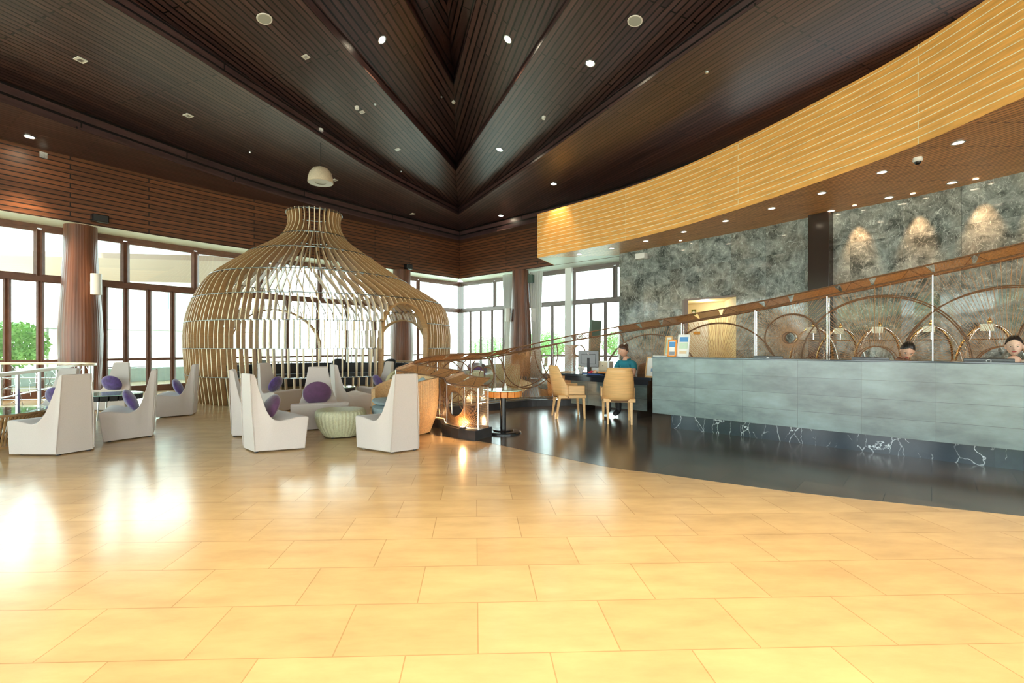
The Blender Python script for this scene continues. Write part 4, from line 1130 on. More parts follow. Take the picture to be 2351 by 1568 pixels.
# ================================================================== reception counter
CA = at_h(1498, 948, .25); CB0 = at_h(2351, 1035, .25); cd = (CB0-CA); cd.z = 0; cdir = cd.normalized(); cn = Vector((cdir.y*-1, cdir.x, 0))  # towards the staff
if cn.x < 0: cn = -cn
CL = 8.2; TOPH = 1.118
ct = empty('reception_counter', (CA.x, CA.y, 0), math.atan2(cdir.y, cdir.x), 'long grey green stone clad reception counter on a black marble plinth', 'counter')
sg = 1 if (Matrix.Rotation(ct.rotation_euler[2], 2)@Vector((0,1))).dot(cn.to_2d()) > 0 else -1
first = (at_h(1595, 900, .6).to_2d()-CA.to_2d()).length
jn = (hit([CA.to_2d(), (CA+cdir*9).to_2d()], 1595)[1]-CA.to_2d()).length
mb = MB()
ft = [(0,0),(CL,0)]
def face(y, z0, z1, m): pass
mb.grid([[(0,0,.25),(CL,0,.25)],[(0,0,TOPH),(CL,0,TOPH)]], [[(-jn,0),(CL-jn,0)],[(-jn,.87),(CL-jn,.87)]])
d_ = .12*sg
mb.grid([[(0,d_,.25),(CL,d_,.25)],[(0,d_,TOPH),(CL,d_,TOPH)]], [[(-jn,0),(CL-jn,0)],[(-jn,.87),(CL-jn,.87)]], True)
mb.grid([[(0,0,.25),(0,d_,.25)],[(0,0,TOPH),(0,d_,TOPH)]], [[(0,0),(.12,0)],[(0,.87),(.12,.87)]], True)
mb.grid([[(CL,0,.25),(CL,d_,.25)],[(CL,0,TOPH),(CL,d_,TOPH)]], [[(0,0),(.12,0)],[(0,.87),(.12,.87)]])
mb.grid([[(0,0,.25),(CL,0,.25)],[(0,d_,.25),(CL,d_,.25)]], [[(0,0),(CL,0)],[(0,.1),(CL,.1)]])
mb.build('front_panel', M['counter'], ct)
mb = MB(); mb.box((CL/2, .15*sg, TOPH+.009), (CL+.02, .34, .02)); mb.build('ledge', M['black_marble'], ct, bevel=.004)
mb = MB(); mb.box((CL/2+.1, .55*sg, .80), (CL-.2, .7, .05)); mb.build('worktop', M['black_marble'], ct)
mb = MB(); mb.grid([[(.18,.27*sg,0),(CL,.27*sg,0)],[(.18,.27*sg,.40),(CL,.27*sg,.40)]], [[(0,0),(CL,0)],[(0,.4),(CL,.4)]]); mb.box((CL/2+.1,.37*sg,.39),(CL-.22,.19,.77)); mb.build('plinth', M['black_marble'], ct)
def cpt(s, d, z): return CA+cdir*s+cn*d+Vector((0,0,z-CA.z))
def s_at(u, d=0):
    a = (CA+cn*d).to_2d(); return (hit([a, a+cdir.to_2d()*12], u)[1]-a).length
cang = math.atan2(cdir.y, cdir.x)
# monitors behind the ledge
def monitor(loc, rz, w_, h_, lab, logo=None, mat='black'):
    """back of the screen faces -y"""
    t = empty('computer_monitor', loc, rz, lab, 'monitor', None)
    mb = MB(); mb.box((0,.0,h_*.5+.12),(w_,.03,h_)); mb.box((0,-.02,h_*.5+.12),(w_*.7,.03,h_*.6)); mb.build('casing', M[mat], t, bevel=.006)
    mb = MB(); mb.box((0,.016,h_*.5+.12),(w_-.03,.003,h_-.03)); mb.build('screen', M['black'], t)
    mb = MB(); mb.box((0,-.03,.16),(.05,.025,.30)); mb.build('stand', M['blackm'], t)
    mb = MB(); mb.box((0,0,.008),(.24,.18,.016)); mb.build('base', M['blackm'], t, bevel=.004)
    if logo == 'oval':
        mb = MB(); mb.lathe([(.016,0),(.022,0),(.022,.002),(.016,.002)], n=24, cap=False, sx=1.0, sy=.55); o = mb.build('badge', M['white'], t); o.rotation_euler = (PI/2,0,0); o.location = (0,-.0365 if False else -.017,h_+.12-.022)
    if logo == 'bar':
        mb = MB(); mb.box((0,-.0165,h_+.12-.02),(.03,.002,.014)); mb.build('badge', M['white'], t)
    if logo == 'ring':
        mb = MB(); mb.lathe([(.017,0),(.021,0),(.021,.002),(.017,.002)], n=24, cap=False); o = mb.build('badge', M['white'], t); o.rotation_euler = (PI/2,0,0); o.location = (0,-.0365,h_+.12-.05)
    return t
for u0, u1, v, lg, lab in ((1730,1798,817,'bar','black monitor top behind the counter, left of the three'),(1955,2042,820,None,'black monitor top behind the counter beside the bowed clerk'),(2212,2330,823,'oval','black monitor top with an oval badge beside the right clerk')):
    D_ = .42; sa, sb = s_at(u0, D_), s_at(u1, D_); c_ = cpt((sa+sb)/2, D_, 0)
    ztop = 1.3+(PV-v)/F*(c_.y*math.cos(YAW)+c_.x*math.sin(YAW)); hh = .34
    mz = ztop-.12-hh
    t = monitor((c_.x,c_.y,.826), cang, sb-sa, ztop-.826-.12, lab, lg)
# things standing on the counter
def easel_frame(loc, rz, w_, h_, lab, frame, inner, nm='table_sign', deep=.02):
    t = empty(nm, loc, rz, lab, 'sign', None)
    lean = Matrix.Rotation(math.radians(-12), 3, 'X')
    mb = MB(); b_ = .018
    for c_, d in (((0,0,b_/2),(w_,deep,b_)),((0,0,h_-b_/2),(w_,deep,b_)),((-w_/2+b_/2,0,h_/2),(b_,deep,h_)),((w_/2-b_/2,0,h_/2),(b_,deep,h_))): mb.box(lean@Vector(c_), d, mat=lean)
    mb.build('frame', frame, t)
    mb = MB(); mb.box(lean@Vector((0,.004,h_/2)), (w_-.03, .006, h_-.03), mat=lean); mb.build('backing', M['white'], t)
    for i, (cx, cz, cw, chh, m) in enumerate(inner):
        mb = MB(); mb.box(lean@Vector((cx*w_, -.001, cz*h_)), (cw*w_, .004, chh*h_), mat=lean); mb.build('print', m, t)
    mb = MB(); mb.beam((0,.0+.03,h_*.5),(0,.12,0),.02,.004); mb.build('prop', frame, t)
    return t
pb = M_('printed blue', (.10,.30,.60), .4); pg = M_('printed pale green', (.55,.70,.55), .4); po = M_('printed sand', (.72,.55,.35), .4); pk = M_('printed grey', (.25,.28,.32), .4); pob = M_('orange acrylic frame', (.85,.30,.05), .3)
c_ = cpt(s_at(1542,.1), .1, TOPH+.02); easel_frame(c_, cang+.12, .13, .27, 'orange framed counter card with a blue print', pob, [(0,.72,.7,.3,pb),(0,.45,.6,.2,M['white']),(0,.2,.6,.2,pk)])
c_ = cpt(s_at(1531,.22), .24, TOPH+.02); easel_frame(c_, cang-.1, .12, .33, 'round topped pale card in a wooden holder behind the orange card', M['beech'], [(0,.5,.7,.7,pg)])
c_ = cpt(s_at(1567,.14), .14, TOPH+.02); easel_frame(c_, cang, .18, .35, 'white counter poster with a pale blue and green print beside the orange card', M['white'], [(0,.78,.7,.22,pb),(0,.5,.7,.28,pg),(0,.2,.6,.12,po)])
c_ = cpt(s_at(1520,.2), .3, TOPH+.02); mb = MB(); mb.box((0,0,.006),(.3,.2,.012)); o = mb.build('brochure', M['white'], loc=c_, rz=cang); tag(o, 'flat white brochure lying at the left end of the counter', 'brochure')
# ================================================================== concierge desk
da, db = Vector((2.93,8.12)), Vector((1.80,9.40)); dd = (db-da).normalized(); dn_ = Vector((-dd.y, dd.x)); dn_ = dn_ if dn_.x > 0 else -dn_
dang = math.atan2(dd.y, dd.x)+PI; DLn = (db-da).length
dk = empty('concierge_desk', (da.x, da.y, 0), math.atan2(dd.y, dd.x), 'low dark topped stone desk between the counter and the screen', 'desk')
s2 = 1 if (Matrix.Rotation(dk.rotation_euler[2],2)@Vector((0,1))).dot(dn_) > 0 else -1
mb = MB(); mb.box((DLn/2-.05,.35*s2,.735),(DLn+.25,.85,.05)); mb.build('desktop', M['black_marble'], dk, bevel=.006)
mb = MB(); mb.box((DLn/2-.05,.02*s2,.67),(DLn+.1,.05,.09)); mb.build('apron', M['black_marble'], dk)
mb = MB(); mb.grid([[(.0,.14*s2,.15),(DLn-.05,.14*s2,.15)],[(.0,.14*s2,.64),(DLn-.05,.14*s2,.64)]], [[(0,0),(DLn,0)],[(0,.5),(DLn,.5)]]); mb.box((DLn/2,.16*s2+.0,.395),(DLn-.1,.03,.49)); mb.build('front_panel', M['counter'], dk)
for x in (.2, DLn-.25):
    mb = MB(); mb.box((x,.42*s2,.355),(.06,.45,.71)); mb.build('leg', M['black'], dk)
mb = MB(); mb.box((DLn-.1,.3*s2,.75+.02),(.3,.02,.0)); 
def dpt(s, d, z): v = da+dd*s+dn_*d; return Vector((v.x, v.y, z))
def ds_at(u, d):
    a = da+dn_*d; h_ = hit([a-dd*2, a+dd*4], u); return (h_[1]-a).dot(dd)
m_ = monitor(dpt(ds_at(1351,.35),.35,.76), math.atan2(-dd.y,-dd.x)+.55, .40, .33, 'dark monitor with a round badge seen from behind on the concierge desk', 'ring')
# white printer tower, flowers, papers, tray
dtop = .76
c_ = dpt(ds_at(1383,.62),.62,dtop); t = empty('document_box', c_, dang+.2, 'white and beige box behind the monitor on the concierge desk', 'box')
mb = MB(); mb.box((0,0,.12),(.38,.24,.24)); mb.build('body', M['white'], t, bevel=.01)
mb = MB(); mb.box((.06,-.122,.12),(.18,.01,.20)); mb.build('door', M_('beige plastic', (.62,.52,.36), .5), t)
mb = MB(); mb.box((.06,-.13,.15),(.025,.01,.018)); mb.build('latch', M['blackm'], t)
def blob(loc, r, mat, nm, lab, cat, n=1, seed=1, spread=.05, grp=None, squash=.7):
    mb = MB(); rnd = random.Random(seed)
    for i in range(n):
        c = Vector((rnd.uniform(-spread,spread), rnd.uniform(-spread,spread), rnd.uniform(0,spread*.6)+r*squash)); bm = bmesh.new(); bmesh.ops.create_icosphere(bm, subdivisions=2, radius=r*rnd.uniform(.7,1.1))
        vs = [v.co.copy() for v in bm.verts]; fs = [[v.index for v in f.verts] for f in bm.faces]; bm.free()
        mb.add([c+Vector((v.x,v.y,v.z*squash)) for v in vs], fs)
    o = mb.build(nm, mat, smooth=PI, loc=loc); tag(o, lab, cat, grp); return o
t = empty('flower_pot', dpt(ds_at(1334,.25),.25,dtop), 0, 'small white orchid pot left of the desk monitor', 'plant')
mb = MB(); mb.lathe([(.035,0),(.05,.08),(.045,.085)], n=20); mb.build('pot', M['white'], t)
o = blob((0,0,.06), .035, M['white'], 'petals', None, None, 7, 3, .07); o.parent = t
mb = MB(); mb.tube([(0,0,.07),(-.02,.0,.15),(-.08,0,.2)], .004, 5); mb.build('stem', M['leaf'], t)
blob(dpt(ds_at(1358,.2),.2,dtop), .03, M_('red petals', (.6,.04,.08), .6), 'flower_bunch', 'small red flowers beside the monitor stand', 'flowers', 5, 5, .04)
blob(dpt(ds_at(1372,.22),.22,dtop), .04, M_('folded peach cloth', (.85,.55,.35), .7), 'folded_cloth', 'crumpled peach cloth in front of the monitor', 'cloth', 5, 8, .07, squash=.5)
t = empty('desk_tray', dpt(ds_at(1388,.22),.22,dtop), dang, 'black tray with orange papers near the clerk on the desk', 'tray')
mb = MB(); mb.box((0,0,.012),(.3,.2,.024)); mb.build('body', M['black'], t, bevel=.005)
mb = MB(); mb.box((.02,.02,.035),(.24,.14,.02)); mb.build('papers', pob, t)
mb = MB(); mb.box((0,0,.004),(.42,.3,.008)); o = mb.build('desk_mat', M_('blue desk mat', (.03,.12,.40), .5), loc=dpt(ds_at(1362,.12),.2,dtop), rz=dang); tag(o, 'blue mat under the things on the concierge desk', 'mat')
# picture frame at the counter end
easel_frame(dpt(ds_at(1497,.15),.12,dtop), dang, .24, .36, 'wood framed white certificate standing beside the counter end', M['beech'], [(0,.5,.6,.75,M['white']),(.05,.35,.25,.16,pb)], 'picture_frame')
pillow(dpt(ds_at(1478,.75),.9,.80), dang, math.radians(68), M['wicker'], 'brown cushion on the chair behind the desk', (.24,.2,.08), True)
# black tilted screen stand seen above the woven screen
q = at_y(1361, 770, 12.6); t = empty('display_panel', (q.x, q.y, 0), .5, 'tall dark green display panel leaning behind the woven screen', 'display panel')
mb = MB(); mb.beam((.0,0,.02),(.10,0,2.0),.36,.09, up=Vector((0,1,0))); mb.build('panel', M['sgreen'], t, bevel=.01)
mb = MB(); mb.box((0,0,.012),(.5,.4,.024)); mb.build('base', M['blackm'], t)
# ================================================================== beech armchairs
def beech_chair(x, y, head, lab):
    t = empty('wooden_armchair', (x,y,0), math.radians(head-90), lab, 'armchair', 'curved beech veneer armchairs at the concierge desk')
    n = 28; a0, a1 = math.radians(180+8), math.radians(360-8); rx, ry = .275, .27
    def hgt(a): d = abs(a-1.5*PI)/(PI/2-math.radians(8)); return .945-.37*max(0,(d-.60)/.40)**.9 if d > .60 else .945
    ro = []; 
    for f in (0,.15,.3,.5,.7,.85,1):
        row = []
        for i in range(n+1):
            a = a0+(a1-a0)*i/n; z = .40+(hgt(a)-.40)*f; q = 1+.10*f*(1 if True else 0); x_ = rx*(1-.03*f)*math.cos(a); y_ = ry*q*math.sin(a)-.06*f*max(0,-math.sin(a)); row.append((x_, y_, z))
        ro.append(row)
    mb = MB(); mb.grid(ro); o = mb.build('backrest', M['beech'], t, smooth=PI); so = o.modifiers.new('s','SOLIDIFY'); so.thickness = .03; so.offset = -1
    ri = [[(x*.9, y*.88, z-.02) for x, y, z in r] for r in ro]
    mb = MB(); mb.grid(ri, flip=True); o = mb.build('back_pad', M_('brown seat cloth', (.22,.12,.07), .8) if 'brown seat cloth' not in bpy.data.materials else bpy.data.materials['brown seat cloth'], t, smooth=PI); so = o.modifiers.new('s','SOLIDIFY'); so.thickness = .02; so.offset = -1
    for s in (-1,1):
        mb = MB(); mb.box((s*.262,.10,.515),(.035,.30,.16)); mb.build('arm_panel', M['beech'], t, bevel=.006)
    mb = MB(); mb.box((0,.03,.395),(.52,.50,.06)); mb.build('seat_frame', M['beech'], t, bevel=.006)
    mb = MB(); mb.box((0,.05,.45),(.46,.44,.06)); mb.build('seat_pad', bpy.data.materials['brown seat cloth'], t, bevel=.025, seg=3)
    for sx, sy, ty in ((-.22,.24,.02),(.22,.24,.02),(-.19,-.19,-.06),(.19,-.19,-.06)):
        mb = MB(); vs = []
        for z, w_ in ((0,.014),(.38,.024)):
            k = z/.38; cx, cy = sx, sy+ty*(1-k)
            vs += [(cx-w_,cy-w_,z),(cx+w_,cy-w_,z),(cx+w_,cy+w_,z),(cx-w_,cy+w_,z)]
        mb.add(vs, [(3,2,1,0),(4,5,6,7),(0,1,5,4),(1,2,6,5),(2,3,7,6),(3,0,4,7)]); mb.build('leg', M['beech'], t)
    return t
beech_chair(1.70, 8.62, 2, 'beech armchair seen from the side at the left end of the desk')
beech_chair(2.44, 7.98, 80, 'beech armchair seen from behind in front of the seated clerk')
# ================================================================== luggage trolleys
def trolley(x, y, rz, lab, w_=.80, card=True):
    t = empty('luggage_trolley', (x,y,0), rz, lab, 'luggage trolley', 'brass luggage trolleys behind the screen')
    mb = MB(); mb.box((0,0,.26),(w_,.58,.05)); mb.build('deck', M_('carpeted deck', (.20,.05,.04), .9) if 'carpeted deck' not in bpy.data.materials else bpy.data.materials['carpeted deck'], t, bevel=.01)
    mb = MB(); mb.tube([(-w_/2,-.29,.3),(w_/2,-.29,.3),(w_/2,.29,.3),(-w_/2,.29,.3)], .018, 8, closed=True); mb.build('bumper', M['brass'], t)
    for s, m in ((-1,'chrome'),(1,'brass')):
        pts = [(-w_/2+.03, s*.26, .3),(-w_/2+.03,s*.26,.95)]+[((-w_/2+.03)*math.cos(PI*i/20)*-1*-1, s*.26*(1-.9*math.sin(PI*i/20)), .95+.72*math.sin(PI*i/20)) for i in range(21)]+[(w_/2-.03,s*.26,.95),(w_/2-.03,s*.26,.3)]
        mb = MB(); mb.tube(pts, .019, 8); mb.build('arch', M[m], t, smooth=PI)
    mb = MB(); mb.tube([(-w_/2+.12,0,1.42),(w_/2-.12,0,1.42)], .012, 8); mb.tube([(0,0,1.42),(0,0,1.66)], .01, 8); mb.build('hanging_bar', M['chrome'], t)
    mb = MB(); mb.lathe([(.02,1.68),(.035,1.72),(.02,1.76),(.001,1.79)], n=16); mb.build('finial', M['brass'], t, smooth=PI/4)
    if card: mb = MB(); mb.box((-.05,-.06,1.62),(.17,.012,.12)); mb.build('tag_card', M['card'], t)
    for sx in (-1,1):
        for sy in (-1,1):
            mb = MB(); mb.lathe([(.0,-.02),(.09,-.02),(.09,.02),(.0,.02)], n=20, cap=False); o = mb.build('wheel', M['blackm'], t); o.rotation_euler = (0,PI/2,0); o.location = (sx*(w_/2-.12), sy*.2, .09)
            m2 = MB(); m2.box((sx*(w_/2-.12), sy*.2, .18),(.05,.05,.12)); m2.build('caster_fork', M['chrome'], t)
    return t
M['card'] = M_('pale tag card', (.75,.85,.75), .5)
for u, y_, rz, lab in ((1868,9.2,-.45,'brass luggage trolley in front of the brown pilaster'),(1930,9.75,-.35,'brass luggage trolley just right of the brown pilaster'),(2020,9.0,-.5,'brass luggage trolley above the bowed clerk'),(2138,8.45,-.5,'brass luggage trolley between the two clerks'),(2272,7.7,-.55,'brass luggage trolley left of the right clerk')):
    q = at_y(u, 700, y_); trolley(q.x, q.y, rz, lab)
# ================================================================== people
def skin_mesh(chains, sub=2):
    """chains: list of lists of (point, radius); the first points of later chains that repeat an earlier point share it"""
    vs = []; es = []; rs = []; key = {}
    def idx(p, r):
        k = tuple(round(c, 4) for c in p)
        if k not in key: key[k] = len(vs); vs.append(p); rs.append(r)
        return key[k]
    for ch in chains:
        last = None
        for p, r in ch:
            i = idx(p, r)
            if last is not None and i != last: es.append((last, i))
            last = i
    me = bpy.data.meshes.new('sk'); me.from_pydata(vs, es, []); o = bpy.data.objects.new('sk', me); C.objects.link(o)
    sk = o.modifiers.new('skin', 'SKIN'); 
    for i, r in enumerate(rs):
        rr = r if isinstance(r, tuple) else (r, r); me.skin_vertices[0].data[i].radius = rr
    me.skin_vertices[0].data[0].use_root = True
    ss_ = o.modifiers.new('sub', 'SUBSURF'); ss_.levels = sub; ss_.render_levels = sub
    bpy.context.view_layer.update()
    dg = bpy.context.evaluated_depsgraph_get(); m2 = bpy.data.meshes.new_from_object(o.evaluated_get(dg)); bpy.data.objects.remove(o); return m2
def head_bm(bm, mat4):
    b2 = bmesh.new(); bmesh.ops.create_uvsphere(b2, u_segments=40, v_segments=30, radius=1)
    for v in b2.verts:
        x, y, z = v.co; X, Y, Z = x*.067, y*.090, z*.113
        if z < 0: X *= 1-.28*z*z*1.0; Y = Y*(1-.10*z*z)
        if y > 0:
            Y *= .93; Y += .010*math.exp(-((z+.78)/.22)**2-(x/.35)**2)*1.0          # chin
            Y += .028*math.exp(-((z+.22)/.13)**2-(x/.15)**2)                           # nose tip
            Y += .012*math.exp(-((z+.02)/.20)**2-(x/.12)**2)                           # nose bridge
            Y -= .008*math.exp(-((z-.02)/.12)**2-((abs(x)-.42)/.20)**2)                # sockets
            Y += .006*math.exp(-((z+.47)/.09)**2-(x/.30)**2)                           # lips
            Y += .004*math.exp(-((z-.2)/.12)**2-(x/.6)**2)
        v.co = (X, Y, Z)
    for s in (-1, 1):   # ears
        r = bmesh.ops.create_uvsphere(b2, u_segments=10, v_segments=8, radius=1)
        for v in r['verts']: x, y, z = v.co; v.co = (s*.067+x*.010, -.008+y*.018, -.008+z*.03)
    b2.transform(mat4); me = bpy.data.meshes.new('h'); b2.to_mesh(me); b2.free(); bm.from_mesh(me)
def V3(*a): return Vector(a)
M['sclera'] = M_('eye white', (.8,.78,.75), .3)
def person(loc, face_deg, top, lab, skin, hair, shirt, lean=0, side=0, turn=0, nod=0, bun=True, hand_up=False, skirt='blackm'):
    """seated figure; top = height of the crown; face_deg = compass of the chest; lean forward, nod of the head (rad)"""
    t = empty('person', loc, math.radians(face_deg-90), lab, 'person')
    z0 = top-1.315
    seat = .50+z0
    Rl = Matrix.Rotation(-lean, 3, 'X')@Matrix.Rotation(side, 3, 'Y')
    def B(x, y, z): return V3(0,0,seat)+Rl@V3(x, y, z-.50)
    pel = V3(0,0,seat); wa_ = B(0,-.005,.68); chs = B(0,.01,.86); nb_ = B(0,-.005,1.0); hb_ = B(0,.01,1.09)
    body = [[(pel,(.15,.11)),(wa_,(.118,.088)),(chs,(.14,.095)),(B(0,0,.95),(.10,.07)),(nb_,(.055,.055)),(hb_,(.048,.05))]]
    shirt_c = [[(pel+V3(0,0,.03),(.16,.125)),(wa_,(.128,.105)),(chs,(.165,.12)),(B(0,-.003,.945),(.155,.10)),(B(0,-.01,1.005),(.078,.072))]]
    arms = []
    for s in (-1, 1):
        sh = B(s*.165,0,.945); el = sh+V3(s*.06,.08,-.25)
        wr = el+V3(-s*.08,.22,.02); zt = .80 if not hand_up else .80
        wr.z = max(wr.z, .80); el.z = max(el.z, .76) if el.z < .74 else el.z
        body.append([(B(0,0,.95),(.10,.07)),(sh,.048),(sh.lerp(el,.5),.045),(el,.037),(el.lerp(wr,.5),.033),(wr,.024)])
        arms.append((sh, el, wr)); d = (wr-el).normalized(); palm = wr+d*.05; body.append([(wr,.024),(palm,(.036,.016))])
        for f_ in range(4):
            off = V3((f_-1.5)*.018,0,0); k = (.06,.075,.07,.055)[f_]; p1 = palm+off+d*.03; body.append([(palm,(.036,.016)),(p1,.0095),(p1+d*k*.6+V3(0,0,-.006),.0085),(p1+d*k+V3(0,0,-.024),.007)])
        th = wr+d*.02+V3(-s*.03,0,0); body.append([(wr,.024),(th,.011),(th+d*.04+V3(-s*.012,0,-.006),.009)])
        shirt_c.append([(B(0,-.003,.945),(.155,.10)),(sh+V3(0,0,.0),.070),(sh.lerp(el,.42),.058),(sh.lerp(el,.62),.056)])
        hp = pel+V3(s*.09,.02,-.02); kn = V3(s*.11,.42,seat); an = V3(s*.11,.40,.10); body.append([(pel,(.15,.11)),(hp,.085),(kn,.06),(an,.04),(V3(s*.12,.54,.05),.035)])
    me = skin_mesh(body); torso_me = me.copy(); bm = bmesh.new(); bm.from_mesh(me)
    HM = Matrix.Translation(hb_)@(Rl@Matrix.Rotation(turn, 3, 'Z')@Matrix.Rotation(-nod, 3, 'X')).to_4x4()@Matrix.Translation((0,.022,.108))
    head_bm(bm, HM); bm.to_mesh(me); bm.free(); me.name = 'body'; me.materials.clear(); me.materials.append(skin)
    me.polygons.foreach_set('use_smooth', [True]*len(me.polygons)); o = bpy.data.objects.new('body', me); C.objects.link(o); o.parent = t
    bm = bmesh.new(); bm.from_mesh(torso_me); inv = Rl.inverted(); dele = []
    for v in bm.verts:
        q_ = inv@(v.co-pel); z_ = q_.z+.50; hd_ = math.hypot(q_.x, q_.y); bad = z_ > 1.045 or (hd_ < .062 and z_ > .985) or z_ < .50 or (v.co.y > .22 and v.co.z < seat+.2)
        for sh, el, wr in arms:
            e_ = el-sh; t_ = (v.co-sh).dot(e_)/e_.length_squared; d_ = (v.co-sh-e_*t_).length
            if t_ > .55 and d_ < .075: bad = True
            e_ = wr-el; t_ = (v.co-el).dot(e_)/e_.length_squared
            if t_ > -.1 and (v.co-el-e_*t_).length < .07: bad = True
        if bad: dele.append(v)
    for v in bm.verts: v.co += v.normal*.013
    bmesh.ops.delete(bm, geom=dele, context='VERTS'); sm = bpy.data.meshes.new('shirt'); bm.to_mesh(sm); bm.free(); sm.materials.clear(); sm.materials.append(shirt)
    sm.polygons.foreach_set('use_smooth', [True]*len(sm.polygons)); o = bpy.data.objects.new('shirt', sm); C.objects.link(o); o.parent = t; so = o.modifiers.new('s','SOLIDIFY'); so.thickness = .008; so.offset = 0
    # skirt / trousers
    tr = skin_mesh([[(pel+V3(0,0,.08),(.15,.12)),(pel,(.165,.125)),(pel+V3(.09,.03,-.02),.10),(V3(.11,.42,seat),.075),(V3(.11,.40,.10),.055),(V3(.12,.55,.05),.045)],[(pel,(.165,.125)),(pel+V3(-.09,.03,-.02),.10),(V3(-.11,.42,seat),.075),(V3(-.11,.40,.10),.055),(V3(-.12,.55,.05),.045)]])
    tr.materials.clear(); tr.materials.append(M[skirt]); o = bpy.data.objects.new('trousers', tr); C.objects.link(o); o.parent = t
    # hair: cap over the skull with hairline, plus bun
    bm = bmesh.new(); bmesh.ops.create_uvsphere(bm, u_segments=90, v_segments=70, radius=1)
    dl = []
    for v in bm.verts:
        x, y, z = v.co; line = -.80+1.46*(max(0,(y+1)/2))**.75+(.16*max(0, 1-abs(x)*1.9) if y > 0 else 0)
        v.co = (x*.0725, y*.0935-.005+(0 if y > 0 else -.006), z*.122+.002+.003*math.sin(30*x)*(.5))
        if z < line: dl.append(v)
    bmesh.ops.delete(bm, geom=dl, context='VERTS')
    if bun:
        r = bmesh.ops.create_uvsphere(bm, u_segments=16, v_segments=12, radius=1)
        for v in r['verts']: x, y, z = v.co; v.co = (x*.038, -.085+y*.036, .075+z*.036) if bun == 'high' else (x*.04, -.11+y*.032, .0+z*.036)
    bm.transform(HM); hm = bpy.data.meshes.new('hair'); bm.to_mesh(hm); bm.free(); hm.materials.append(hair); hm.polygons.foreach_set('use_smooth', [True]*len(hm.polygons))
    o = bpy.data.objects.new('hair', hm); C.objects.link(o); o.parent = t; so = o.modifiers.new('s','SOLIDIFY'); so.thickness = .006; so.offset = 0
    def face_bit(nm, pos, s3, mat):
        bm = bmesh.new(); bmesh.ops.create_uvsphere(bm, u_segments=14, v_segments=8, radius=1)
        for v in bm.verts: v.co = (pos[0]+v.co.x*s3[0], pos[1]+v.co.y*s3[1], pos[2]+v.co.z*s3[2])
        bm.transform(HM); m = bpy.data.meshes.new(nm); bm.to_mesh(m); bm.free(); m.materials.append(mat); m.polygons.foreach_set('use_smooth', [True]*len(m.polygons)); q = bpy.data.objects.new(nm, m); C.objects.link(q); q.parent = t
    for s in (-1, 1):
        face_bit('eye', (s*.028,.0722,.003), (.0130,.006,.0046), M['sclera']); face_bit('iris', (s*.028,.0768,.003), (.0056,.0035,.0046), M['eye']); face_bit('eyebrow', (s*.031,.079,.022), (.017,.004,.0024), hair)
    face_bit('mouth', (0,.0825,-.055), (.021,.006,.0075), M['lips'])
    return t, HM
# teal clerk at the desk
q = at_y(1440, 800, 8.95)
t1_, HM1 = person((q.x,q.y,0), 215, 1.35, 'person in a teal top seated at the low desk, hair pinned up, looking left', M['skin'], M['hairbr'], M['teal'], lean=.06, turn=-.45, nod=.28, bun='high')
mb = MB(); mb.box((0,0,0),(.05,.006,.022)); o = mb.build('name_badge', M['white'], t1_); o.location = (.075,.112,1.35-1.315+.865); o.rotation_euler = (-.3,0,-.3)
bm = MB(); bm.lathe([(.032,-.006),(.042,0),(.032,.008)], n=16, cap=False); o = bm.build('hair_flower', M['white'], t1_); o.matrix_local = HM1@Matrix.Translation((.0,-.05,.11))
# bowed clerk
q = at_y(2066, 800, 6.0)
person((q.x+.10,q.y+.22,0), 236, 1.44, 'person with short black hair bowed over the counter between two monitors', M['skin'], M['hair'], M['cream'], lean=.38, side=-.15, nod=.2, bun=False)
q = at_y(2328, 800, 5.35)
person((q.x,q.y,0), 221, 1.425, 'person in cream with tied back black hair facing the viewer at the right edge', M['skin_lt'], M['hair'], M['cream'], lean=.05, turn=.0, nod=.08, bun=True)
# ================================================================== doorway sign
p_ = A+nn*.0+tn*.0
c_ = at_y(1594, 717, 1); 
# on the back wall of the recess
hb2 = hit([A2-(B2-A2), B2+(B2-A2)], 1594); zc = 1.3+(PV-717)/F*(hb2[1].y*math.cos(YAW)+hb2[1].x*math.sin(YAW))
s_ang = math.atan2(tn.y, tn.x); pos = hb2[1]-nn*.03
sgn = empty('safety_sign', (pos.x,pos.y,zc), s_ang, 'small green square sign with a white cross on the cream doorway wall', 'sign')
mb = MB(); mb.box((0,0,0),(.15,.01,.18)); mb.build('plate', M_('olive green sign', (.10,.12,.02), .5), sgn)
mb = MB(); mb.box((0,-.007 if nn.y > 0 else .007,0),(.09,.006,.03)); mb.box((0,-.007 if nn.y > 0 else .007,0),(.03,.006,.09)); mb.build('cross', M['white'], sgn)
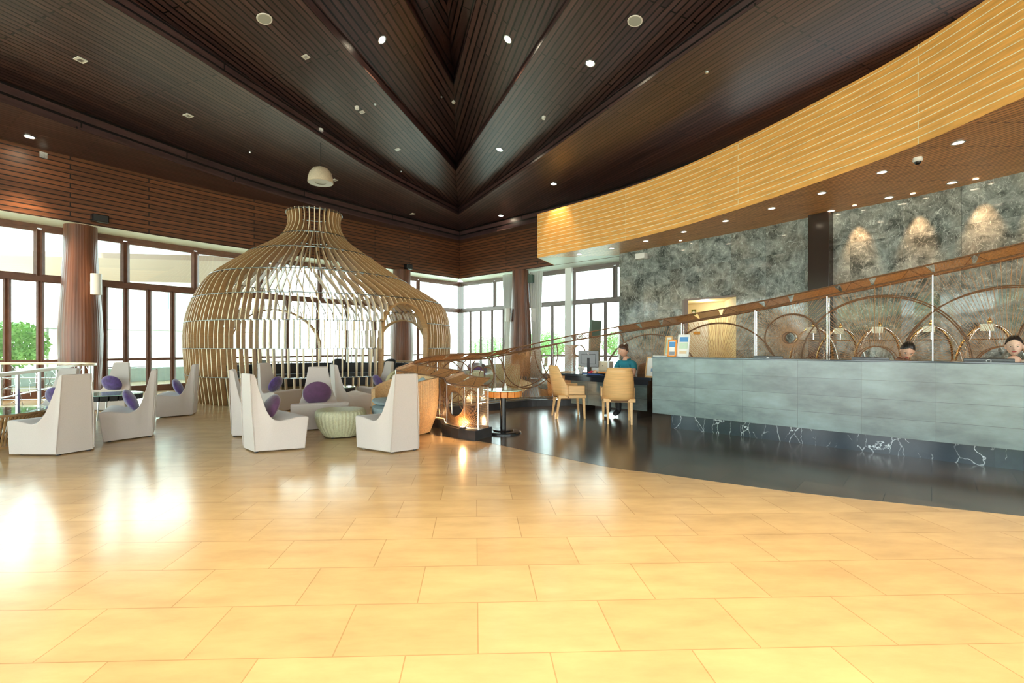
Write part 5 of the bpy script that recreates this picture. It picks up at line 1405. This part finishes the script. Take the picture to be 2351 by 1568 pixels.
# ================================================================== outside
mb = MB(); mb.box((-5,22,-.12),(120,110,.1)); struct(mb.build('ground_outside', M_('pale terrace paving', (.62,.66,.58), .8, var=.1, scale=2)))
def tree(x, y, h, r, lab, seed, grp='trees and shrubs outside the windows'):
    rnd = random.Random(seed); t = empty('garden_tree', (x,y,0), 0, lab, 'tree', grp)
    mb = MB(); mb.tube([(0,0,0),(rnd.uniform(-.1,.1),0,h*.3),(rnd.uniform(-.2,.2),.1,h*.6),(0,0,h*.85)], .1, 8, rads=[.12,.1,.07,.03]); mb.build('trunk', M['bark'], t)
    mb = MB(); vs = []; fs = []
    for i in range(int(2200*r)):
        while True:
            p = V3(rnd.uniform(-1,1), rnd.uniform(-1,1), rnd.uniform(-1,1))
            if .35 < p.length < 1: break
        p = V3(p.x*r, p.y*r, h*.62+p.z*h*.38); u = V3(rnd.gauss(0,1),rnd.gauss(0,1),rnd.gauss(0,1)).normalized()*.10; v = u.orthogonal().normalized()*.045; k = len(vs)
        vs += [p-u, p+v, p+u, p-v]; fs.append((k,k+1,k+2,k+3))
    mb.add(vs, fs); mb.build('foliage', M['leaf'], t); return t
tl = [(-17.5,14.5,2.6,1.2,'low green shrub outside the far left glass doors'),(-16.2,17.0,2.2,1.0,'rounded green shrub outside behind the big left column'),(-19,12,3.4,1.5,'taller leafy shrub outside at the far left'),
      (4.5,30,2.3,1.6,'green tree outside the back windows left of the white post'),(9.0,27,2.3,1.7,'green tree outside the end window behind the screen'),(1.0,33,2.0,1.5,'distant green shrub outside the corner windows'),(12.0,30,3.4,2,'leafy tree outside at the right end of the back windows')]
for i, a_ in enumerate(tl): tree(*a_[:4], a_[4], i+3)
# trees behind the viewpoint seen as reflections
for i, (x, y) in enumerate(((-27,-3),(-27,3),(-27,-9),(-12,-16),(-5,-17),(3,-16),(10,-17))):
    tree(x, y, 5.5+(i % 3), 2.3, 'tall garden tree outside behind the viewpoint, %s' % ['left front','left middle','left rear','rear left','rear centre left','rear centre right','rear right'][i], i+20, 'garden trees behind the viewpoint')
# neighbour pavilion with a hipped roof
nb = empty('neighbour_building', (-22.5, 33.5, 0), math.radians(7), 'pale neighbouring building with a broad upswept hipped roof beyond the left windows', 'building')
mb = MB(); mb.box((0,0,2.7),(10,6,5.4)); mb.build('wall', M_('bright white render', (.85,.88,.86), .7), nb)
W_, D_, rows = 8.0, 6.0, []
for k in range(9):
    f = k/8; rows.append([(sx*(W_*(1-f)+1.5*f), sy*(D_*(1-f)), 6.3+3.4*(1-(1-f)**.8)+.35*((1-f)**6)*(1 if True else 0)) for sx, sy in ((-1,-1),(1,-1),(1,1),(-1,1),(-1,-1))])
mb = MB(); mb.grid(rows); mb.build('roof', M_('pale grey roof tiles', (.45,.47,.47), .7), nb)
mb = MB(); mb.grid([[(sx*W_, sy*D_, 6.65) for sx, sy in ((-1,-1),(1,-1),(1,1),(-1,1),(-1,-1))], [(sx*W_, sy*D_, 6.35) for sx, sy in ((-1,-1),(1,-1),(1,1),(-1,1),(-1,-1))], [(sx*5.0, sy*3.0, 5.4) for sx, sy in ((-1,-1),(1,-1),(1,1),(-1,1),(-1,-1))]])
mb.build('eaves_soffit', M_('pale brown eaves boards', (.20,.12,.08), .6), nb)
for i in range(5):
    w_ = MB(); w_.box((-3.8+i*1.9,-3.02,4.2),(1.2,.06,1.0)); f_ = w_.build('window', M_('teal tinted glass', (.40,.62,.60), .3) if 'teal tinted glass' not in bpy.data.materials else bpy.data.materials['teal tinted glass'], nb)
# glass pool fence outside the left doors with blue tiles
t = empty('pool_edge', (-13.2, 17.4, 0), math.radians(43), 'blue mosaic tiled pool edge outside the left glass doors', 'pool')
mb = MB(); mb.box((0,0,.25),(7,.5,.5)); mb.build('tiled_wall', brick_mat('blue mosaic', (.03,.16,.28), (.05,.22,.36), (.5,.6,.6), .12, .12, .012, rough=.2, coords='Object', offset=0, noise=.1), t)
t = empty('terrace_fence', (-14.6, 18.8, 0), math.radians(43), 'pale slender post terrace fence outside the left glass doors', 'fence')
for i in range(9):
    mb = MB(); mb.beam((-6+i*1.5,0,0),(-6+i*1.5,0,2.0),.07,.07); mb.build('post', M['white'], t)
mb = MB(); mb.beam((-6,0,1.95),(6,0,1.95),.06,.05); mb.build('rail', M['white'], t)
# ================================================================== the hall's own warm lamps
G = 'round downlights over the front of the hall'
def down_at(x, y, zc, lab, pw, size=110, col=(1,.79,.44)):
    t = empty('downlight', (x,y,zc), 0, lab, 'downlight', G)
    mb = MB(); mb.lathe([(.11,-.006),(.14,-.008),(.14,.02),(.11,.02)], n=24, cap=False); mb.build('trim_ring', M['metal'], t)
    m2 = MB(); m2.lathe([(0.001,.0),(.11,.0)], n=24, cap=False); m2.build('lens', M['spot'], t)
    l = bpy.data.lights.new('downlight_beam','SPOT'); l.energy = pw; l.color = col; l.spot_size = math.radians(size); l.spot_blend = .8; l.shadow_soft_size = .15
    lo = bpy.data.objects.new('downlight_beam', l); C.objects.link(lo); lo.location = (x,y,zc-.05); lo['kind'] = 'helper'
FRONT = [(-3.6,.6,'left, ahead'),(-1.2,.4,'centre left, ahead'),(1.2,.4,'centre right, ahead'),(3.6,.6,'right, ahead'),(-4.0,-3.0,'left, behind'),(-1.4,-3.2,'centre left, behind'),(1.4,-3.2,'centre right, behind'),(4.0,-3.0,'right, behind')]
for x, y, lab in FRONT:
    ok = None
    for o in (ceiling,):
        r_, loc_, n_2, _ = o.ray_cast(Vector((x,y,1.5)), Vector((0,0,1)))
        if r_: ok = loc_
    zc = ok.z-.03 if ok else 8.8
    down_at(x, y, zc, 'warm round downlight over the front hall floor, '+lab, (900 if y > 0 else 380), 66)
# warm wall washers on the marble, in the soffit by the wall
G2 = 'small wall washers at the marble'
for i, (u, v, lab) in enumerate(((1575,560,'above the doorway'),(1972,470,'first right of the pilaster'),(2110,438,'second right of the pilaster'),(2258,405,'third right of the pilaster'),(2400,372,'past the right edge of view'))):
    c = hit(MC, u); n = Vector((-c[2].y, c[2].x)); n = -n if n.dot(c[1]) > 0 else n; q = c[1]+n*.30
    t = empty('wall_washer', (q.x,q.y,HS), 0, 'small amber wall washer by the marble, '+lab, 'downlight', G2)
    mb = MB(); mb.lathe([(.04,-.004),(.055,-.006),(.055,.0)], n=20, cap=False); mb.build('trim_ring', M['brass'], t)
    mb = MB(); mb.lathe([(.001,-.002),(.04,-.002)], n=20, cap=False); mb.build('lens', M['spot_soft'], t)
    if i == 0: continue
    l = bpy.data.lights.new('washer_beam','SPOT'); l.energy = 60; l.color = (1,.55,.25); l.spot_size = math.radians(42); l.spot_blend = .9; l.shadow_soft_size = .03
    lo = bpy.data.objects.new('washer_beam', l); C.objects.link(lo); lo.location = (q.x,q.y,HS-.03); lo.rotation_mode = 'QUATERNION'; lo.rotation_quaternion = (Vector((-n.x*.32,-n.y*.32,-1))).to_track_quat('-Z','Y'); lo['kind'] = 'helper'

l = bpy.data.lights.new('recess_lamp','POINT'); l.energy = 8; l.color = (1,.93,.8); l.shadow_soft_size = .1
lo = bpy.data.objects.new('recess_lamp', l); C.objects.link(lo); cpos = (A+B2)/2; lo.location = (cpos.x, cpos.y, DH-.25); lo['kind'] = 'helper'
# ================================================================== sub-parts go under the part they sit on
SUB = {'badge':'casing','screen':'casing','cross':'plate','papers':'body','latch':'door','piping':'upholstered_body','eye':'body','eyebrow':'body','iris':'body','mouth':'body',
       'name_badge':'shirt','hair_flower':'hair','tag_card':'hanging_bar','finial':'arch','window_pane':'window_frame','door_pane':'door_frame','lower_rim':'lamp_shade',
       'base_ring':'slat_drum','stem':'petals','pot_':'pot','caster_fork':'wheel_','grille_':'cabinet','print':'backing','seat_cushion':'seat_base','seat_pad':'seat_frame','back_pad':'backrest'}
for o in list(bpy.data.objects):
    base = o.name.split('.')[0]
    if base in SUB and o.parent is not None and o.parent.type == 'EMPTY':
        for k in kids(o.parent):
            if k.name.split('.')[0] == SUB[base] and tuple(k.location) == (0,0,0) and tuple(k.rotation_euler) == (0,0,0): o.parent = k; break
